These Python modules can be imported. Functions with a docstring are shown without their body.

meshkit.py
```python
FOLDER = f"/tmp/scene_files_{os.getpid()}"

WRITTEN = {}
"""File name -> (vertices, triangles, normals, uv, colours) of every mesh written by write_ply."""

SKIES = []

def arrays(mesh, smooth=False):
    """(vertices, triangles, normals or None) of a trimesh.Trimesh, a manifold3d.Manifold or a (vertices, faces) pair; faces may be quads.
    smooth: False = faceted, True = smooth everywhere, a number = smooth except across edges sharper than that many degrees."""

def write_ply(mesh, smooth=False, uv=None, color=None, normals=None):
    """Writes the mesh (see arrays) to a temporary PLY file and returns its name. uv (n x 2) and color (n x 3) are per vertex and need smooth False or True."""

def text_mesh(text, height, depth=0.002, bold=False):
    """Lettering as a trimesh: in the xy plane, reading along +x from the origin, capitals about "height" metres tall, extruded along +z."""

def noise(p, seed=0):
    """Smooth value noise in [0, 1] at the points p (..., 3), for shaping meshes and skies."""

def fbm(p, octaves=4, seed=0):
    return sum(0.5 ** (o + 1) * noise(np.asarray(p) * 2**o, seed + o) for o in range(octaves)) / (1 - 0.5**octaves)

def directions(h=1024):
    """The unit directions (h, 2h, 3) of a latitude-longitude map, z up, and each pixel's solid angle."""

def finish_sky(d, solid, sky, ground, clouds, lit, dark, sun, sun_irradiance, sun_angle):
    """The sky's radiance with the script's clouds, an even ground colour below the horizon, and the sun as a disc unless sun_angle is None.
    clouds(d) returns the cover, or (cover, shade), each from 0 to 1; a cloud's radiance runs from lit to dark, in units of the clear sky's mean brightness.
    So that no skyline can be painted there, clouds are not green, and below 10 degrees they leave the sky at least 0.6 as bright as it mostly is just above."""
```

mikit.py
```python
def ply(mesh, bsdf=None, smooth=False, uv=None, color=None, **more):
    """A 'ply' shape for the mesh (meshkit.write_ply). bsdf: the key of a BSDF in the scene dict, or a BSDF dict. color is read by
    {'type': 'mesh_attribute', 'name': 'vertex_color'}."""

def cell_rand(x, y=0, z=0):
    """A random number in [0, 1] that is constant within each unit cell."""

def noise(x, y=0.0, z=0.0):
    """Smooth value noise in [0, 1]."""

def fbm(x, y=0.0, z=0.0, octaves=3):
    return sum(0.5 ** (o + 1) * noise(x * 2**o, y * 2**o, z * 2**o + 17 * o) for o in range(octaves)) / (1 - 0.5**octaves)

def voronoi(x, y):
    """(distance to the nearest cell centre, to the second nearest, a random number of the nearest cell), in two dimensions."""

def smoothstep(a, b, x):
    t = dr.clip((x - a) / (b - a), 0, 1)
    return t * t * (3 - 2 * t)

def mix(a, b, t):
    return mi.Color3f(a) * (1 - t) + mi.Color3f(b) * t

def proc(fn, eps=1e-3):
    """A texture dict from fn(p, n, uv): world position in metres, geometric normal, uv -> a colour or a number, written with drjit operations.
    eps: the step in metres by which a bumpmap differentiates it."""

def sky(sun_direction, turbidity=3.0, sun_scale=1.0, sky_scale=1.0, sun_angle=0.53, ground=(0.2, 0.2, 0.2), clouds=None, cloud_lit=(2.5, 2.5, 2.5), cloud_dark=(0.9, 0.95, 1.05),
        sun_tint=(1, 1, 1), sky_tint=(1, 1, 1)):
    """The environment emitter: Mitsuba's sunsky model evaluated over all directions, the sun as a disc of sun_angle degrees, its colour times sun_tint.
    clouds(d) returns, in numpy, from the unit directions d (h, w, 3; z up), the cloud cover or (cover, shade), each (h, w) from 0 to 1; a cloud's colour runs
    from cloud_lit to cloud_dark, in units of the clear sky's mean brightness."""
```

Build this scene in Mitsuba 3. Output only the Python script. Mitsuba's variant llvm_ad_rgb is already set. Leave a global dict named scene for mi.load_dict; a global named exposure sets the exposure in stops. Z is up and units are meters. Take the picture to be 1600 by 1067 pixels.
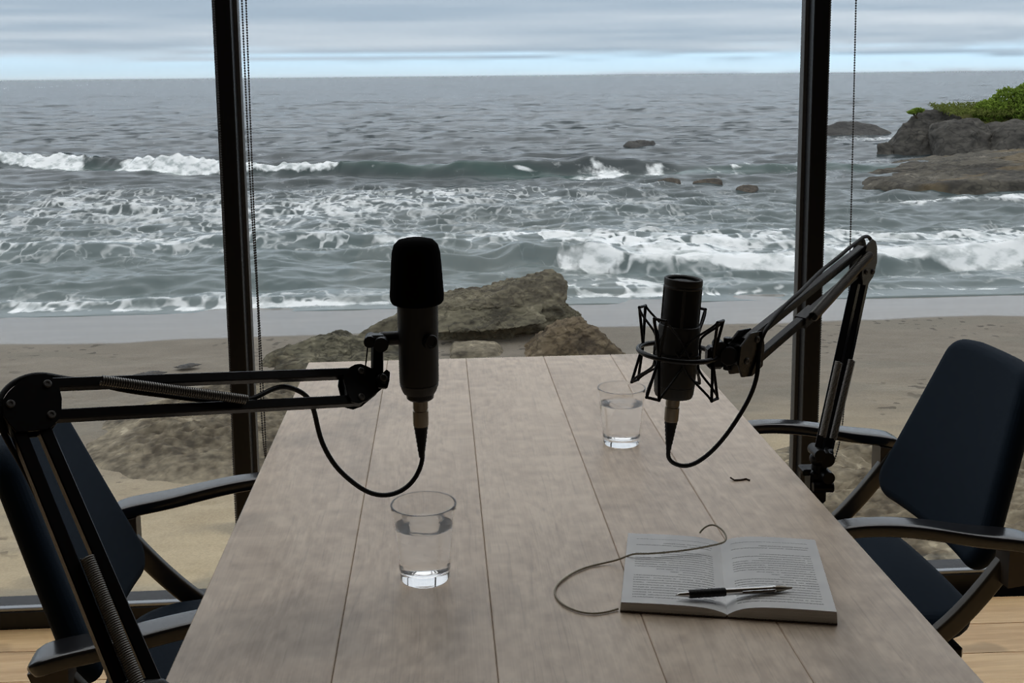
import math
import numpy as np
import drjit as dr
import mitsuba as mi
import trimesh
import manifold3d as m3
from shapely.geometry import Polygon, Point, MultiPoint
from shapely.ops import unary_union
import mikit
import meshkit
from mikit import ply, proc

T = mi.ScalarTransform4f
V = lambda *a: np.array(a, float)
PI = math.pi
scene, labels = {"type": "scene"}, {}

# ------------------------------------------------------------------ camera, sky, exposure
EYE = V(0, 0, 1.36)
FORWARD = V(0.0651, 0.9876, -0.1435)
UP = V(0.0190, 0.1430, 0.9896)
scene["camera"] = {
    "type": "perspective", "fov": 2 * math.degrees(math.atan(800 / 1708.9)), "fov_axis": "x",
    "principal_point_offset_y": -(366.5 - 533.5) / 1067, "near_clip": 0.05, "far_clip": 1e5,
    "to_world": T().look_at(origin=EYE.tolist(), target=(EYE + FORWARD).tolist(), up=UP.tolist()),
}


def overcast(d):
    """Stratus cover in long flat bands, seen in perspective: noise on a cloud deck overhead."""
    z = np.maximum(d[..., 2], 0.0) + 0.035
    px, py = d[..., 0] / z, d[..., 1] / z
    c, s = math.cos(0.06), math.sin(0.06)
    u, v = px * c + py * s, -px * s + py * c
    wide = meshkit.fbm(np.stack([u * 0.16, v * 0.45, 0 * u], -1), 4, 3)
    fine = meshkit.fbm(np.stack([u * 0.30 + 9, v * 1.6, 0 * u + 2.5], -1), 4, 8)
    bands = np.clip((wide * 0.6 + fine * 0.4 - 0.34) * 3.0, 0, 1)
    # overcast: towards the zenith one looks up into thinner cloud, near the horizon at its shaded base
    shade = np.clip(0.66 * (1 - np.clip(d[..., 2], 0, 1) ** 0.8) + 0.26 * bands, 0, 1)
    low = np.clip((d[..., 2] - 0.013) / 0.012 + (fine - 0.5) * 2.2, 0, 1)
    streak = np.clip((meshkit.fbm(np.stack([u * 0.11 + 4, v * 1.1 + 3, 0 * u], -1), 3, 5) - 0.56) * 9, 0, 1)
    return np.clip(0.12 + 0.80 * low + 0.65 * streak * (1 - low), 0, 0.94), shade


scene["sky"] = mikit.sky((-0.3, -0.5, 0.75), turbidity=4.0, sun_scale=0.0, clouds=overcast,
                         cloud_lit=(2.26, 2.26, 2.20), cloud_dark=(0.38, 0.55, 0.73), ground=(0.16, 0.16, 0.15), sky_tint=(0.38, 0.43, 0.45))
exposure = 3.8


# ------------------------------------------------------------------ mesh helpers
def tm(m):
    if hasattr(m, "to_mesh"):
        k = m.to_mesh()
        return trimesh.Trimesh(np.array(k.vert_properties[:, :3], float), np.array(k.tri_verts), process=False)
    return m


def join(*ms):
    return trimesh.util.concatenate([tm(m) for m in ms])


def hull(points):
    return trimesh.convex.convex_hull(np.asarray(points, float))


def box(c, s, b=0.002):
    """A chamfered box: centre, size, chamfer."""
    c, h = np.asarray(c, float), np.asarray(s, float) / 2
    b = min(b, *(h * 0.45))
    pts = []
    for sx in (-1, 1):
        for sy in (-1, 1):
            for sz in (-1, 1):
                for k in range(3):
                    p = h.copy() - b
                    p[k] += b
                    pts.append(c + p * [sx, sy, sz])
    return hull(pts)


def quadbox(corners, z0, z1, b=0.002):
    """A board with four given plan corners, chamfered above."""
    a = np.asarray(corners, float)
    m = a.mean(0)
    inner = a + (m - a) / np.linalg.norm(m - a, axis=1, keepdims=True) * b * 1.4
    return hull([[*p, z0] for p in a] + [[*p, z1 - b] for p in a] + [[*p, z1] for p in inner])


def smooth_path(pts, n):
    from scipy.interpolate import CubicSpline
    p = np.asarray(pts, float)
    t = np.concatenate([[0], np.cumsum(np.linalg.norm(np.diff(p, axis=0), axis=1) ** 0.7)])
    return CubicSpline(t, p)(np.linspace(0, t[-1], n))


def sweep(path, ring, up=None, closed=False, scale=None, caps=True):
    """Sweeps a closed cross-section (n x 2) along a path (k x 3). up: a fixed direction for the section's second axis, else parallel transport."""
    p = np.asarray(path, float)
    k, n = len(p), len(ring)
    t = np.gradient(p, axis=0) if not closed else np.roll(p, -1, 0) - np.roll(p, 1, 0)
    t /= np.linalg.norm(t, axis=1, keepdims=True)
    a = V(0, 0, 1) if abs(t[0, 2]) < 0.9 else V(1, 0, 0)
    if up is not None:
        a = np.asarray(up, float)
    vs = []
    for i in range(k):
        a = (a if up is None else np.asarray(up, float))
        a = a - t[i] * (a @ t[i])
        a = a / np.linalg.norm(a)
        s = np.cross(a, t[i])
        r = np.asarray(ring) * (1 if scale is None else np.asarray(scale[i]))
        vs.append(p[i] + r[:, :1] * s + r[:, 1:] * a)
    v = np.vstack(vs)
    i, j = np.meshgrid(np.arange(k if closed else k - 1), np.arange(n), indexing="ij")
    i2, j2 = (i + 1) % k, (j + 1) % n
    f = np.stack([i * n + j, i * n + j2, i2 * n + j2, i2 * n + j], -1).reshape(-1, 4)
    f = np.vstack([f[:, [0, 1, 2]], f[:, [0, 2, 3]]])
    if not closed and caps:
        v = np.vstack([v, p[0], p[-1]])
        c = np.arange(n)
        f = np.vstack([f, np.stack([c * 0 + k * n, (c + 1) % n, c], 1), np.stack([c * 0 + k * n + 1, (k - 1) * n + c, (k - 1) * n + (c + 1) % n], 1)])
    m = trimesh.Trimesh(v, f, process=False)
    if m.volume < 0:
        m.invert()
    return m


def circle(r, n=10):
    a = np.arange(n) / n * 2 * PI
    return np.stack([np.cos(a), np.sin(a)], 1) * r


def tube(path, r, n=10, closed=False, scale=None):
    return sweep(path, circle(r, n), closed=closed, scale=scale)


def lathe(profile, n=48, axis=None, origin=(0, 0, 0)):
    """A closed surface of revolution from (radius, height) pairs, bottom to top; axis: its direction."""
    pr = np.asarray(profile, float)
    a = np.arange(n) / n * 2 * PI
    v = np.stack([pr[:, None, 0] * np.cos(a), pr[:, None, 0] * np.sin(a), pr[:, None, 1] + 0 * a], -1).reshape(-1, 3)
    k = len(pr)
    i, j = np.meshgrid(np.arange(k - 1), np.arange(n), indexing="ij")
    j2 = (j + 1) % n
    f = np.stack([i * n + j, i * n + j2, (i + 1) * n + j2, (i + 1) * n + j], -1).reshape(-1, 4)
    m = trimesh.Trimesh(v, np.vstack([f[:, [0, 1, 2]], f[:, [0, 2, 3]]]), process=True)
    m.update_faces(m.nondegenerate_faces())
    if axis is not None:
        m.apply_transform(trimesh.geometry.align_vectors([0, 0, 1], np.asarray(axis, float) / np.linalg.norm(axis)))
    m.apply_translation(origin)
    return m


def rod(a, b, r, n=14, bevel=0.0008):
    a, b = np.asarray(a, float), np.asarray(b, float)
    h = np.linalg.norm(b - a)
    e = min(bevel, h * 0.3, r * 0.5)
    return lathe([(0, 0), (r - e, 0), (r, e), (r, h - e), (r - e, h), (0, h)], n, b - a, a)


def bar(a, b, w, h, up, bevel=0.0012):
    """A straight square tube from a to b: width w across, h along up."""
    e = bevel
    ring = [(-w / 2 + e, -h / 2), (w / 2 - e, -h / 2), (w / 2, -h / 2 + e), (w / 2, h / 2 - e), (w / 2 - e, h / 2), (-w / 2 + e, h / 2), (-w / 2, h / 2 - e), (-w / 2, -h / 2 + e)]
    return sweep([np.asarray(a, float), np.asarray(b, float)], ring, up=up)


def plate(poly, thick, origin, u, v, bevel=0.001):
    """Extrudes a shapely polygon, drawn in (u, v), by thick, centred on the plane, with a chamfered edge."""
    origin, u, v = (np.asarray(x, float) for x in (origin, u, v))
    n = np.cross(u, v)
    poly = poly.simplify(0.0002)
    m = trimesh.creation.extrude_polygon(poly, thick - 2 * bevel, engine="earcut")
    inner = poly.buffer(-bevel)
    m.apply_translation([0, 0, -thick / 2 + bevel])
    parts = [m]
    if not inner.is_empty and inner.geom_type == "Polygon":
        k = trimesh.creation.extrude_polygon(inner, thick, engine="earcut")
        k.apply_translation([0, 0, -thick / 2])
        parts.append(k)
    m = join(*parts)
    m.apply_transform(np.vstack([np.column_stack([u, v, n, origin]), [0, 0, 0, 1]]))
    return m


def rounded(pts, r):
    return Polygon(pts).buffer(-r * 0.5).buffer(r * 1.0, quad_segs=8).buffer(-r * 0.5, quad_segs=8)


def ball(c, r, sub=2, stretch=(1, 1, 1)):
    m = trimesh.creation.icosphere(subdivisions=sub, radius=1)
    m.apply_scale(np.asarray(stretch) * r)
    m.apply_translation(c)
    return m


def coil(a, b, r, wire, turns, n=5, sides=12):
    """A tight tension spring from a to b."""
    a, b = np.asarray(a, float), np.asarray(b, float)
    d = b - a
    w = d / np.linalg.norm(d)
    s = np.cross(w, V(0, 0, 1) if abs(w[2]) < 0.9 else V(1, 0, 0))
    s /= np.linalg.norm(s)
    q = np.cross(w, s)
    t = np.linspace(0, 1, int(turns * sides))
    g = t * turns * 2 * PI
    return tube(a + d * t[:, None] + r * (np.cos(g)[:, None] * s + np.sin(g)[:, None] * q), wire, n)


def grid(x, y, z):
    """A height field from (rows, columns) arrays."""
    r, c = x.shape
    i, j = np.meshgrid(np.arange(r - 1), np.arange(c - 1), indexing="ij")
    f = np.stack([i * c + j, i * c + j + 1, (i + 1) * c + j + 1, (i + 1) * c + j], -1).reshape(-1, 4)
    m = trimesh.Trimesh(np.stack([x, y, z], -1).reshape(-1, 3), np.vstack([f[:, [0, 1, 2]], f[:, [0, 2, 3]]]), process=False)
    if m.face_normals[:, 2].mean() < 0:
        m.invert()
    return m


# ------------------------------------------------------------------ entries of the scene
def numbered(key):
    """key, or key_001, key_002 ... where it is taken."""
    taken = lambda k: k in scene or k in labels or any(x.startswith(k + "__") for x in scene)  # noqa: E731
    if not taken(key):
        return key
    i = 1
    while taken(f"{key}_{i:03d}"):
        i += 1
    return f"{key}_{i:03d}"


def thing(name, label, category=None, group=None, kind=None):
    key = numbered(name)
    labels[key] = {"label": label}
    for k, x in (("category", category), ("group", group), ("kind", kind)):
        if x:
            labels[key][k] = x
    return key


def put(key, mesh, bsdf, smooth=False, label=None, kind=None, **more):
    scene[key] = ply(tm(mesh), bsdf, smooth, **more)
    if label or kind:
        labels.setdefault(key, {})
        if label:
            labels[key]["label"] = label
        if kind:
            labels[key]["kind"] = kind
    return key


def part(parent, name, mesh, bsdf, smooth=False, label=None, kind=None, **more):
    return put(numbered(f"{parent}__{name}"), mesh, bsdf, smooth, label, kind, **more)


# ------------------------------------------------------------------ materials
def rgb(*c):
    return {"type": "rgb", "value": list(c)}


def plain(key, color, rough=0.5, spec=0.5, metal=0.0, two=True, **more):
    b = {"type": "principled", "base_color": color if isinstance(color, dict) else rgb(*color), "roughness": rough, "specular": spec, "metallic": metal, **more}
    scene[key] = {"type": "twosided", "bsdf": b} if two else b


nz, fb, vor, sst, mix, cell = mikit.noise, mikit.fbm, mikit.voronoi, mikit.smoothstep, mikit.mix, mikit.cell_rand

plain("black_metal", (0.003, 0.003, 0.004), 0.30, 0.22)
plain("black_plastic", (0.004, 0.004, 0.005), 0.36, 0.3)
plain("mic_body", (0.026, 0.025, 0.023), 0.50, 0.35)
plain("mic_grille", (0.006, 0.006, 0.006), 0.55, 0.25)
plain("foam", (0.002, 0.002, 0.002), 0.95, 0.05)
plain("rubber", (0.005, 0.005, 0.006), 0.5, 0.3)
plain("bolt_metal", (0.10, 0.095, 0.09), 0.5, metal=0.6)
plain("spring_metal", (0.22, 0.21, 0.195), 0.34, metal=0.9)
plain("nickel", (0.24, 0.21, 0.165), 0.36, metal=0.9)
plain("chrome", (0.62, 0.61, 0.60), 0.2, metal=1.0)
plain("arm_pad", (0.008, 0.008, 0.010), 0.16, 1.0, clearcoat=1.0, clearcoat_gloss=0.92)
plain("steel_tube", (0.10, 0.095, 0.088), 0.36, metal=0.7)
plain("bracket", (0.11, 0.095, 0.08), 0.42, metal=0.4)
plain("window_black", (0.006, 0.006, 0.007), 0.38, 0.35)
plain("rail_edge", (0.30, 0.32, 0.34), 0.30, metal=0.6)
plain("gasket", (0.05, 0.048, 0.046), 0.45)
plain("bead", (0.05, 0.05, 0.052), 0.25, metal=0.7)
plain("cord", (0.30, 0.26, 0.19), 0.6)
plain("book_cover", (0.06, 0.045, 0.035), 0.6)
plain("dark_bark", (0.05, 0.030, 0.022), 0.7)
plain("wall_paint", (0.10, 0.09, 0.08), 0.8)
plain("ceiling_paint", (0.18, 0.165, 0.15), 0.8)
scene["glass"] = {"type": "dielectric", "int_ior": 1.5, "ext_ior": 1.0}
scene["water_in_glass"] = {"type": "dielectric", "int_ior": 1.333, "ext_ior": 1.5}
scene["water_top"] = {"type": "dielectric", "int_ior": 1.333, "ext_ior": 1.0}
scene["pane"] = {"type": "thindielectric", "int_ior": 1.5, "ext_ior": 1.0}


def fabric_color(p, n, uv):
    w = fb(p.x * 900, p.y * 900, p.z * 900, octaves=2)
    return mix((0.002, 0.008, 0.018), (0.004, 0.015, 0.030), w)


plain("navy_fabric", proc(fabric_color), 0.75, 0.18)


def table_color(p, n, uv):
    plank = sum((dr.select(p.x > s, 1.0, 0.0) for s in (-0.122, 0.051, 0.224, 0.3745)), mi.Float(0))
    r = cell(plank, 3, 7)
    warp = fb(p.x * 9 + plank * 5, p.y * 2.2, 0.0, octaves=3)
    grain = nz(p.x * 260 + warp * 14, p.y * 7, plank)
    fine = nz(p.x * 700, p.y * 26, plank + 3)
    figure = fb(p.x * 5 + plank * 9 + 3, p.y * 3.3, 1.0, octaves=4)
    rays = nz(p.x * 40 + warp * 6, p.y * 60 + plank * 3, 2.0)
    fleck = fb(p.x * 95 + warp * 10, p.y * 48, plank + 6, octaves=3)
    t = 0.36 + 0.14 * (grain - 0.5) + 0.16 * (fine - 0.5) + 0.95 * (figure - 0.5) + 0.22 * (rays - 0.5) + 0.75 * (fleck - 0.5) + 0.08 * (r - 0.5)
    c = mix((0.390, 0.295, 0.215), (0.640, 0.520, 0.400), dr.clip(t + 0.25, 0, 1))
    pore = sst(0.80, 0.93, nz(p.x * 420 + warp * 20, p.y * 16, plank + 8))
    stain = sst(0.60, 0.80, fb(p.x * 7 + 30, p.y * 6 + 11, 4.0, octaves=3))
    return c * (1 - 0.10 * pore) * (1 - 0.22 * stain)


def table_bump(p, n, uv):
    return nz(p.x * 420, p.y * 14, 0.0) * 0.00010


scene["table_wood"] = {"type": "twosided", "bsdf": {"type": "bumpmap", "arbitrary": proc(table_bump, 5e-4), "scale": 1.0,
                       "bsdf": {"type": "principled", "base_color": proc(table_color), "roughness": 0.38, "specular": 0.65}}}
plain("table_edge", (0.26, 0.20, 0.15), 0.5)


def floor_color(p, n, uv):
    y = p.y + 0.027 * p.x
    row = dr.floor((2.645 - y) / 0.1365)
    g = fb(p.x * 5 + row * 17, p.y * 70, row, octaves=3)
    f = nz(p.x * 24 + row * 5, p.y * 420, row)
    k = sst(0.66, 0.8, fb(p.x * 7 + row * 3, p.y * 14, row + 5, octaves=2))
    return mix((0.60, 0.375, 0.175), (0.82, 0.575, 0.305), dr.clip(0.5 + 1.1 * (g - 0.5) + 0.3 * (f - 0.5) + 0.4 * (cell(row, 1, 1) - 0.5), 0, 1)) * (1 - 0.3 * k)


plain("floor_wood", proc(floor_color), 0.42)


def page_color(p, n, uv):
    """Printed paper: dark words in lines; uv runs 0..1 across the page and up it."""
    line = uv.y * 31
    li = dr.floor(line)
    fy = line - li
    x = uv.x * 46
    word = nz(x * 0.9, li * 7.7 + 3, 0.5)
    letters = nz(x * 3.2, li * 13.1, fy * 2.0)
    para = cell(li, 5, 2)
    short = dr.select(para > 0.72, 0.30 + 0.4 * cell(li, 9, 4), 0.10)
    blank = cell(li, 11, 6) > 0.90
    inside = (uv.x > short) & (uv.x < 0.90) & (uv.y > 0.07) & (uv.y < 0.92) & ~blank
    band = sst(0.22, 0.36, fy) * (1 - sst(0.58, 0.72, fy))
    ink = dr.select(inside, band * sst(0.26, 0.36, word) * (0.55 + 0.45 * letters), 0.0)
    paper = mix((0.70, 0.70, 0.70), (0.77, 0.77, 0.76), nz(p.x * 60, p.y * 60, 0))
    return paper * (1 - 0.62 * ink)


plain("printed_page", proc(page_color), 0.75, 0.3)


def paper_edge(p, n, uv):
    return mix((0.42, 0.40, 0.37), (0.60, 0.58, 0.54), nz(p.x * 30, p.y * 30, p.z * 2600))


plain("page_edge", proc(paper_edge), 0.8, 0.3)

# ------------------------------------------------------------------ outdoors: sea, sand
SEA = -3.64


def breaker_line(x, lib):
    """Foot of the outer breaker, out from the shore."""
    return 54.6 - 0.23 * x + (lib(x * 0.11, 3.1) - 0.5) * 2.6 + 0.008 * x * x


def inner_line(x, lib):
    return 28.2 - 0.20 * x + 0.011 * x * x + (lib(x * 0.35, 8.3) - 0.5) * 1.3


np_noise = lambda x, y: meshkit.noise(np.stack([x, y + 0 * x, 0 * x], -1))  # noqa: E731
dr_noise = lambda x, y: nz(x, y, 0.0)  # noqa: E731


def sea_height(x, y):
    N = lambda a, b, s: meshkit.noise(np.stack([a, b, 0 * a + s * 3.7], -1)) - 0.5  # noqa: E731
    near = np.clip((y - 23.5) / 20, 0.0, 1)
    h = 0.50 * (0.35 + 0.65 * near) * N(x * 0.055 + 2, y * 0.16, 1)
    h += 0.46 * (0.30 + 0.70 * near) * N(x * 0.13 + y * 0.02, y * 0.42, 2)
    h += 0.32 * (0.45 + 0.55 * near) * 0.85 * N(x * 0.33 - y * 0.08, y * 0.95, 3)
    h += np.clip((60 - y) / 15, 0, 1) * (0.09 * N(x * 1.5 + y * 0.5, y * 3.1, 17) + 0.05 * N(x * 4.1 - y * 0.6, y * 6.3, 18))
    h += 0.20 * N(x * 0.9, y * 2.1, 4) + 0.10 * N(x * 2.1, y * 4.3, 5)
    far = np.clip((y - 120) / 300, 0, 1)
    h += far * 1.0 * N(x * 0.02, y * 0.045, 6)
    h += 0.22 * N(x * 0.75 + y * 0.15, y * 1.35, 7) * np.clip((70 - y) / 20, 0, 1)
    h *= np.clip((2500 - y) / 1800, 0.0, 1)
    # the outer breaker: a steep front towards the shore, a long back
    b = y - breaker_line(x, np_noise)
    front = np.clip((b + 0.2) / 1.35, 0, 1)
    shape = np.where(b < 1.15, front * front * (3 - 2 * front), np.exp(-np.clip(b - 1.15, 0, 99) / 3.2))
    size = 0.80 - 0.20 * np.exp(-((x - 1.5) / 2.6) ** 2) + 0.12 * np.exp(-((x - 5.5) / 2.2) ** 2)
    size *= 1 - 0.62 / (1 + np.exp(-(x - 12.0) / 1.4))
    size *= 0.92 + 0.4 * N(x * 0.8, y * 0, 9)
    size *= 1 + np.where(x < -5, 0.5, 0.08) * N(x * 2.6, y * 2.6, 10)
    size *= (x < 45) & (x > -60)
    h += size * shape
    # the swell behind it, rising
    c = y - 67 + 0.35 * x + 2.0 * N(x * 0.1, y * 0, 11)
    h += 0.45 * np.exp(-(c / 2.0) ** 2) * np.exp(-((x + 4) / 8.0) ** 2)
    # the inner, broken wave on the right and its unbroken shoulder
    b = y - inner_line(x, np_noise)
    front = np.clip((b + 0.1) / 0.8, 0, 1)
    shape = np.where(b < 0.7, front * front * (3 - 2 * front), np.exp(-np.clip(b - 0.7, 0, 99) / 2.4))
    h += 0.42 * shape / (1 + np.exp(-(x + 0.6) / 0.7)) * (1 + 0.8 * N(x * 1.4, y * 0.8, 12))
    # a low wave on the left
    b = y - (33.2 + 0.12 * x + 2 * N(x * 0.2, y * 0, 13))
    h += 0.28 * np.exp(-np.where(b < 0, (b / 0.6) ** 2, (b / 1.8) ** 2)) / (1 + np.exp((x + 2) / 1.2))
    b = y - (27.6 + 0.10 * x + 2 * N(x * 0.25, y * 0, 14))
    h += 0.20 * np.exp(-np.where(b < 0, (b / 0.5) ** 2, (b / 1.5) ** 2)) / (1 + np.exp((x + 1.2) / 0.8))
    # swash on the sand
    b = y - (24.3 + 0.02 * x + 0.7 * N(x * 0.35, y * 0, 15))
    h = h * np.clip(b / 2 + 0.2, 0.2, 1) + 0.10 * np.exp(-np.where(b < 0.35, ((b - 0.35) / 0.25) ** 2, ((b - 0.35) / 0.9) ** 2))
    return h


def foam(p):
    """Where the water carries foam: 0 to 1, a lace whose cover varies with the waves that leave it."""
    x, y = p.x, p.y
    bump = lambda a, w: dr.exp(-dr.square(a / w))  # noqa: E731
    rise = lambda a, w: 1 / (1 + dr.exp(-a / w))  # noqa: E731
    lo = fb(x * 0.22, y * 0.13, 1.0, octaves=3)
    # outer breaker
    b = y - breaker_line(x, dr_noise)
    ragged = fb(x * 2.0 + y * 0.8, y * 1.5 - x * 0.7, 3.0, octaves=5) - 0.5
    on = rise(-(x + 5.6), 0.35) - 0.95 * bump(x + 18.8, 1.3) - 0.35 * bump(x + 15.6, 0.7) + 0.75 * bump(x - 8.3, 1.5) + 0.5 * bump(x - 10.9, 0.8) + 0.35 * bump(x - 15, 1.6)
    roll = on * rise(b + 0.25, 0.12) * rise(2.5 - b, 0.3)
    roll = sst(0.30, 0.70, roll + ragged * 1.1) * sst(26.0, 22.0, x)
    lip = bump(b - 1.2, 0.2) * (nz(x * 1.2, 4.0, 2.0)) * 0.8 * rise(10 - x, 0.8)
    # cover of lace between the breakers
    cover = 0.60 * bump(y - 46, 6.5) * rise(12 - x, 2.5) + 0.55 * bump(y - 37.5, 5.5) * rise(13 - x, 4.0)
    cover = cover + 0.50 * bump(y - 32.5, 2.6) * rise(9 - x, 3.0)
    i = y - inner_line(x, dr_noise)
    local = sst(32.0, 27.0, x)
    surf = local * rise(x - 3.9 + ragged * 2.0, 0.5) * rise(i + 0.1, 0.18) * rise(5.2 + 0.10 * x - i, 0.8)
    front2 = rise(x - 3.6 + ragged * 3.0, 0.5) * local * rise(i + 0.15, 0.10) * rise(1.5 - i, 0.3)
    roll = dr.maximum(roll, 0.92 * sst(0.30, 0.72, front2 + ragged * 0.9))
    cover = cover + 0.80 * surf + 0.42 * local * rise(x - 2.3, 0.4) * rise(i + 3.4, 0.5) * rise(1.0 - i, 0.5)
    edge = 24.25 + 0.02 * x + 0.75 * (nz(x * 0.35, 0.0, 7.0) - 0.5)
    s = y - edge
    cover = cover + 0.68 * rise(s + 0.25, 0.08) * rise(1.7 - s, 0.25) * rise(5.5 - x, 1.0) + 0.5 * bump(s, 0.12)
    # round the rocks on the right
    cover = cover + 0.62 * bump(y - 83 - 0.0 * x, 5.0) * bump(x - 36, 7.5) + 0.68 * bump(y - 60, 5.5) * bump(x - 26, 3.4)
    cover = cover + 0.85 * bump(y - 42.2 + 0.12 * (x - 21), 1.0) * rise(x - 17.8, 0.6) + 0.35 * bump(y - 52, 3.0) * bump(x - 19, 3.0)
    cover = cover + 0.50 * bump(y - 72, 7.0) * bump(x - 25, 5.0) * sst(0.45, 0.6, lo) + 0.55 * bump(y - 49.5, 0.7) * bump(x - 10.0, 0.9)
    cover = dr.clip(cover * (0.55 + 0.9 * lo), 0, 1.05)
    wx, wy = x + 0.8 * nz(x * 0.9, y * 0.7, 1.5), y + 1.0 * nz(x * 0.8 + 7, y * 0.6, 5.5)
    lace = 1 - dr.abs(2 * fb(wx * 0.95, wy * 0.62, 2.0, octaves=4) - 1) * 4.2
    lace2 = 1 - dr.abs(2 * fb(wx * 2.1 + 5, wy * 1.3, 6.0, octaves=3) - 1) * 3.4
    froth = fb(x * 4.2, y * 2.9, 4.0, octaves=3)
    net = dr.maximum(lace, 0.9 * lace2) * 0.66 + 0.42 * froth
    laced = sst(0.96 - 0.80 * cover, 1.36 - 0.80 * cover, net) * (0.34 + 0.58 * sst(0.50, 0.90, cover))
    return dr.clip(dr.maximum(dr.maximum(roll, laced), 0.8 * sst(0.35, 0.7, lip)), 0, 1)


def sea_color(p, n, uv):
    f = foam(p)
    shallow = sst(60.0, 26.0, p.y)
    deep = mix((0.030, 0.041, 0.045), (0.092, 0.122, 0.124), shallow)
    b = p.y - breaker_line(p.x, dr_noise)
    green = dr.exp(-dr.square((b - 0.6) / 0.9))
    deep = mix(deep, (0.030, 0.066, 0.060), 0.9 * green)
    return mix(deep, mix((0.38, 0.42, 0.42), (0.80, 0.82, 0.82), sst(0.22, 0.62, fb(p.x * 3.1, p.y * 1.9, p.z * 5, octaves=4))), f)


def sea_rough(p, n, uv):
    return 0.22 + 0.6 * foam(p)


scene["sea_water"] = {"type": "twosided", "bsdf": {"type": "principled", "base_color": proc(sea_color), "roughness": 0.20, "specular": 0.25}}

inv = np.linspace(1 / 23.0, 1 / 90000.0, 640)
uu = np.linspace(-0.80, 0.98, 1150)
gy = np.repeat((1 / inv)[:, None], len(uu), 1)
gx = gy * uu[None]
gz = SEA + sea_height(gx, gy) - 0.3 * np.clip((23.5 - gy) / 0.4, 0, 1)
put(thing("sea", "grey green ocean with white surf reaching to the horizon", "sea", kind="stuff"), grid(gx, gy, gz), "sea_water", True)


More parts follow.
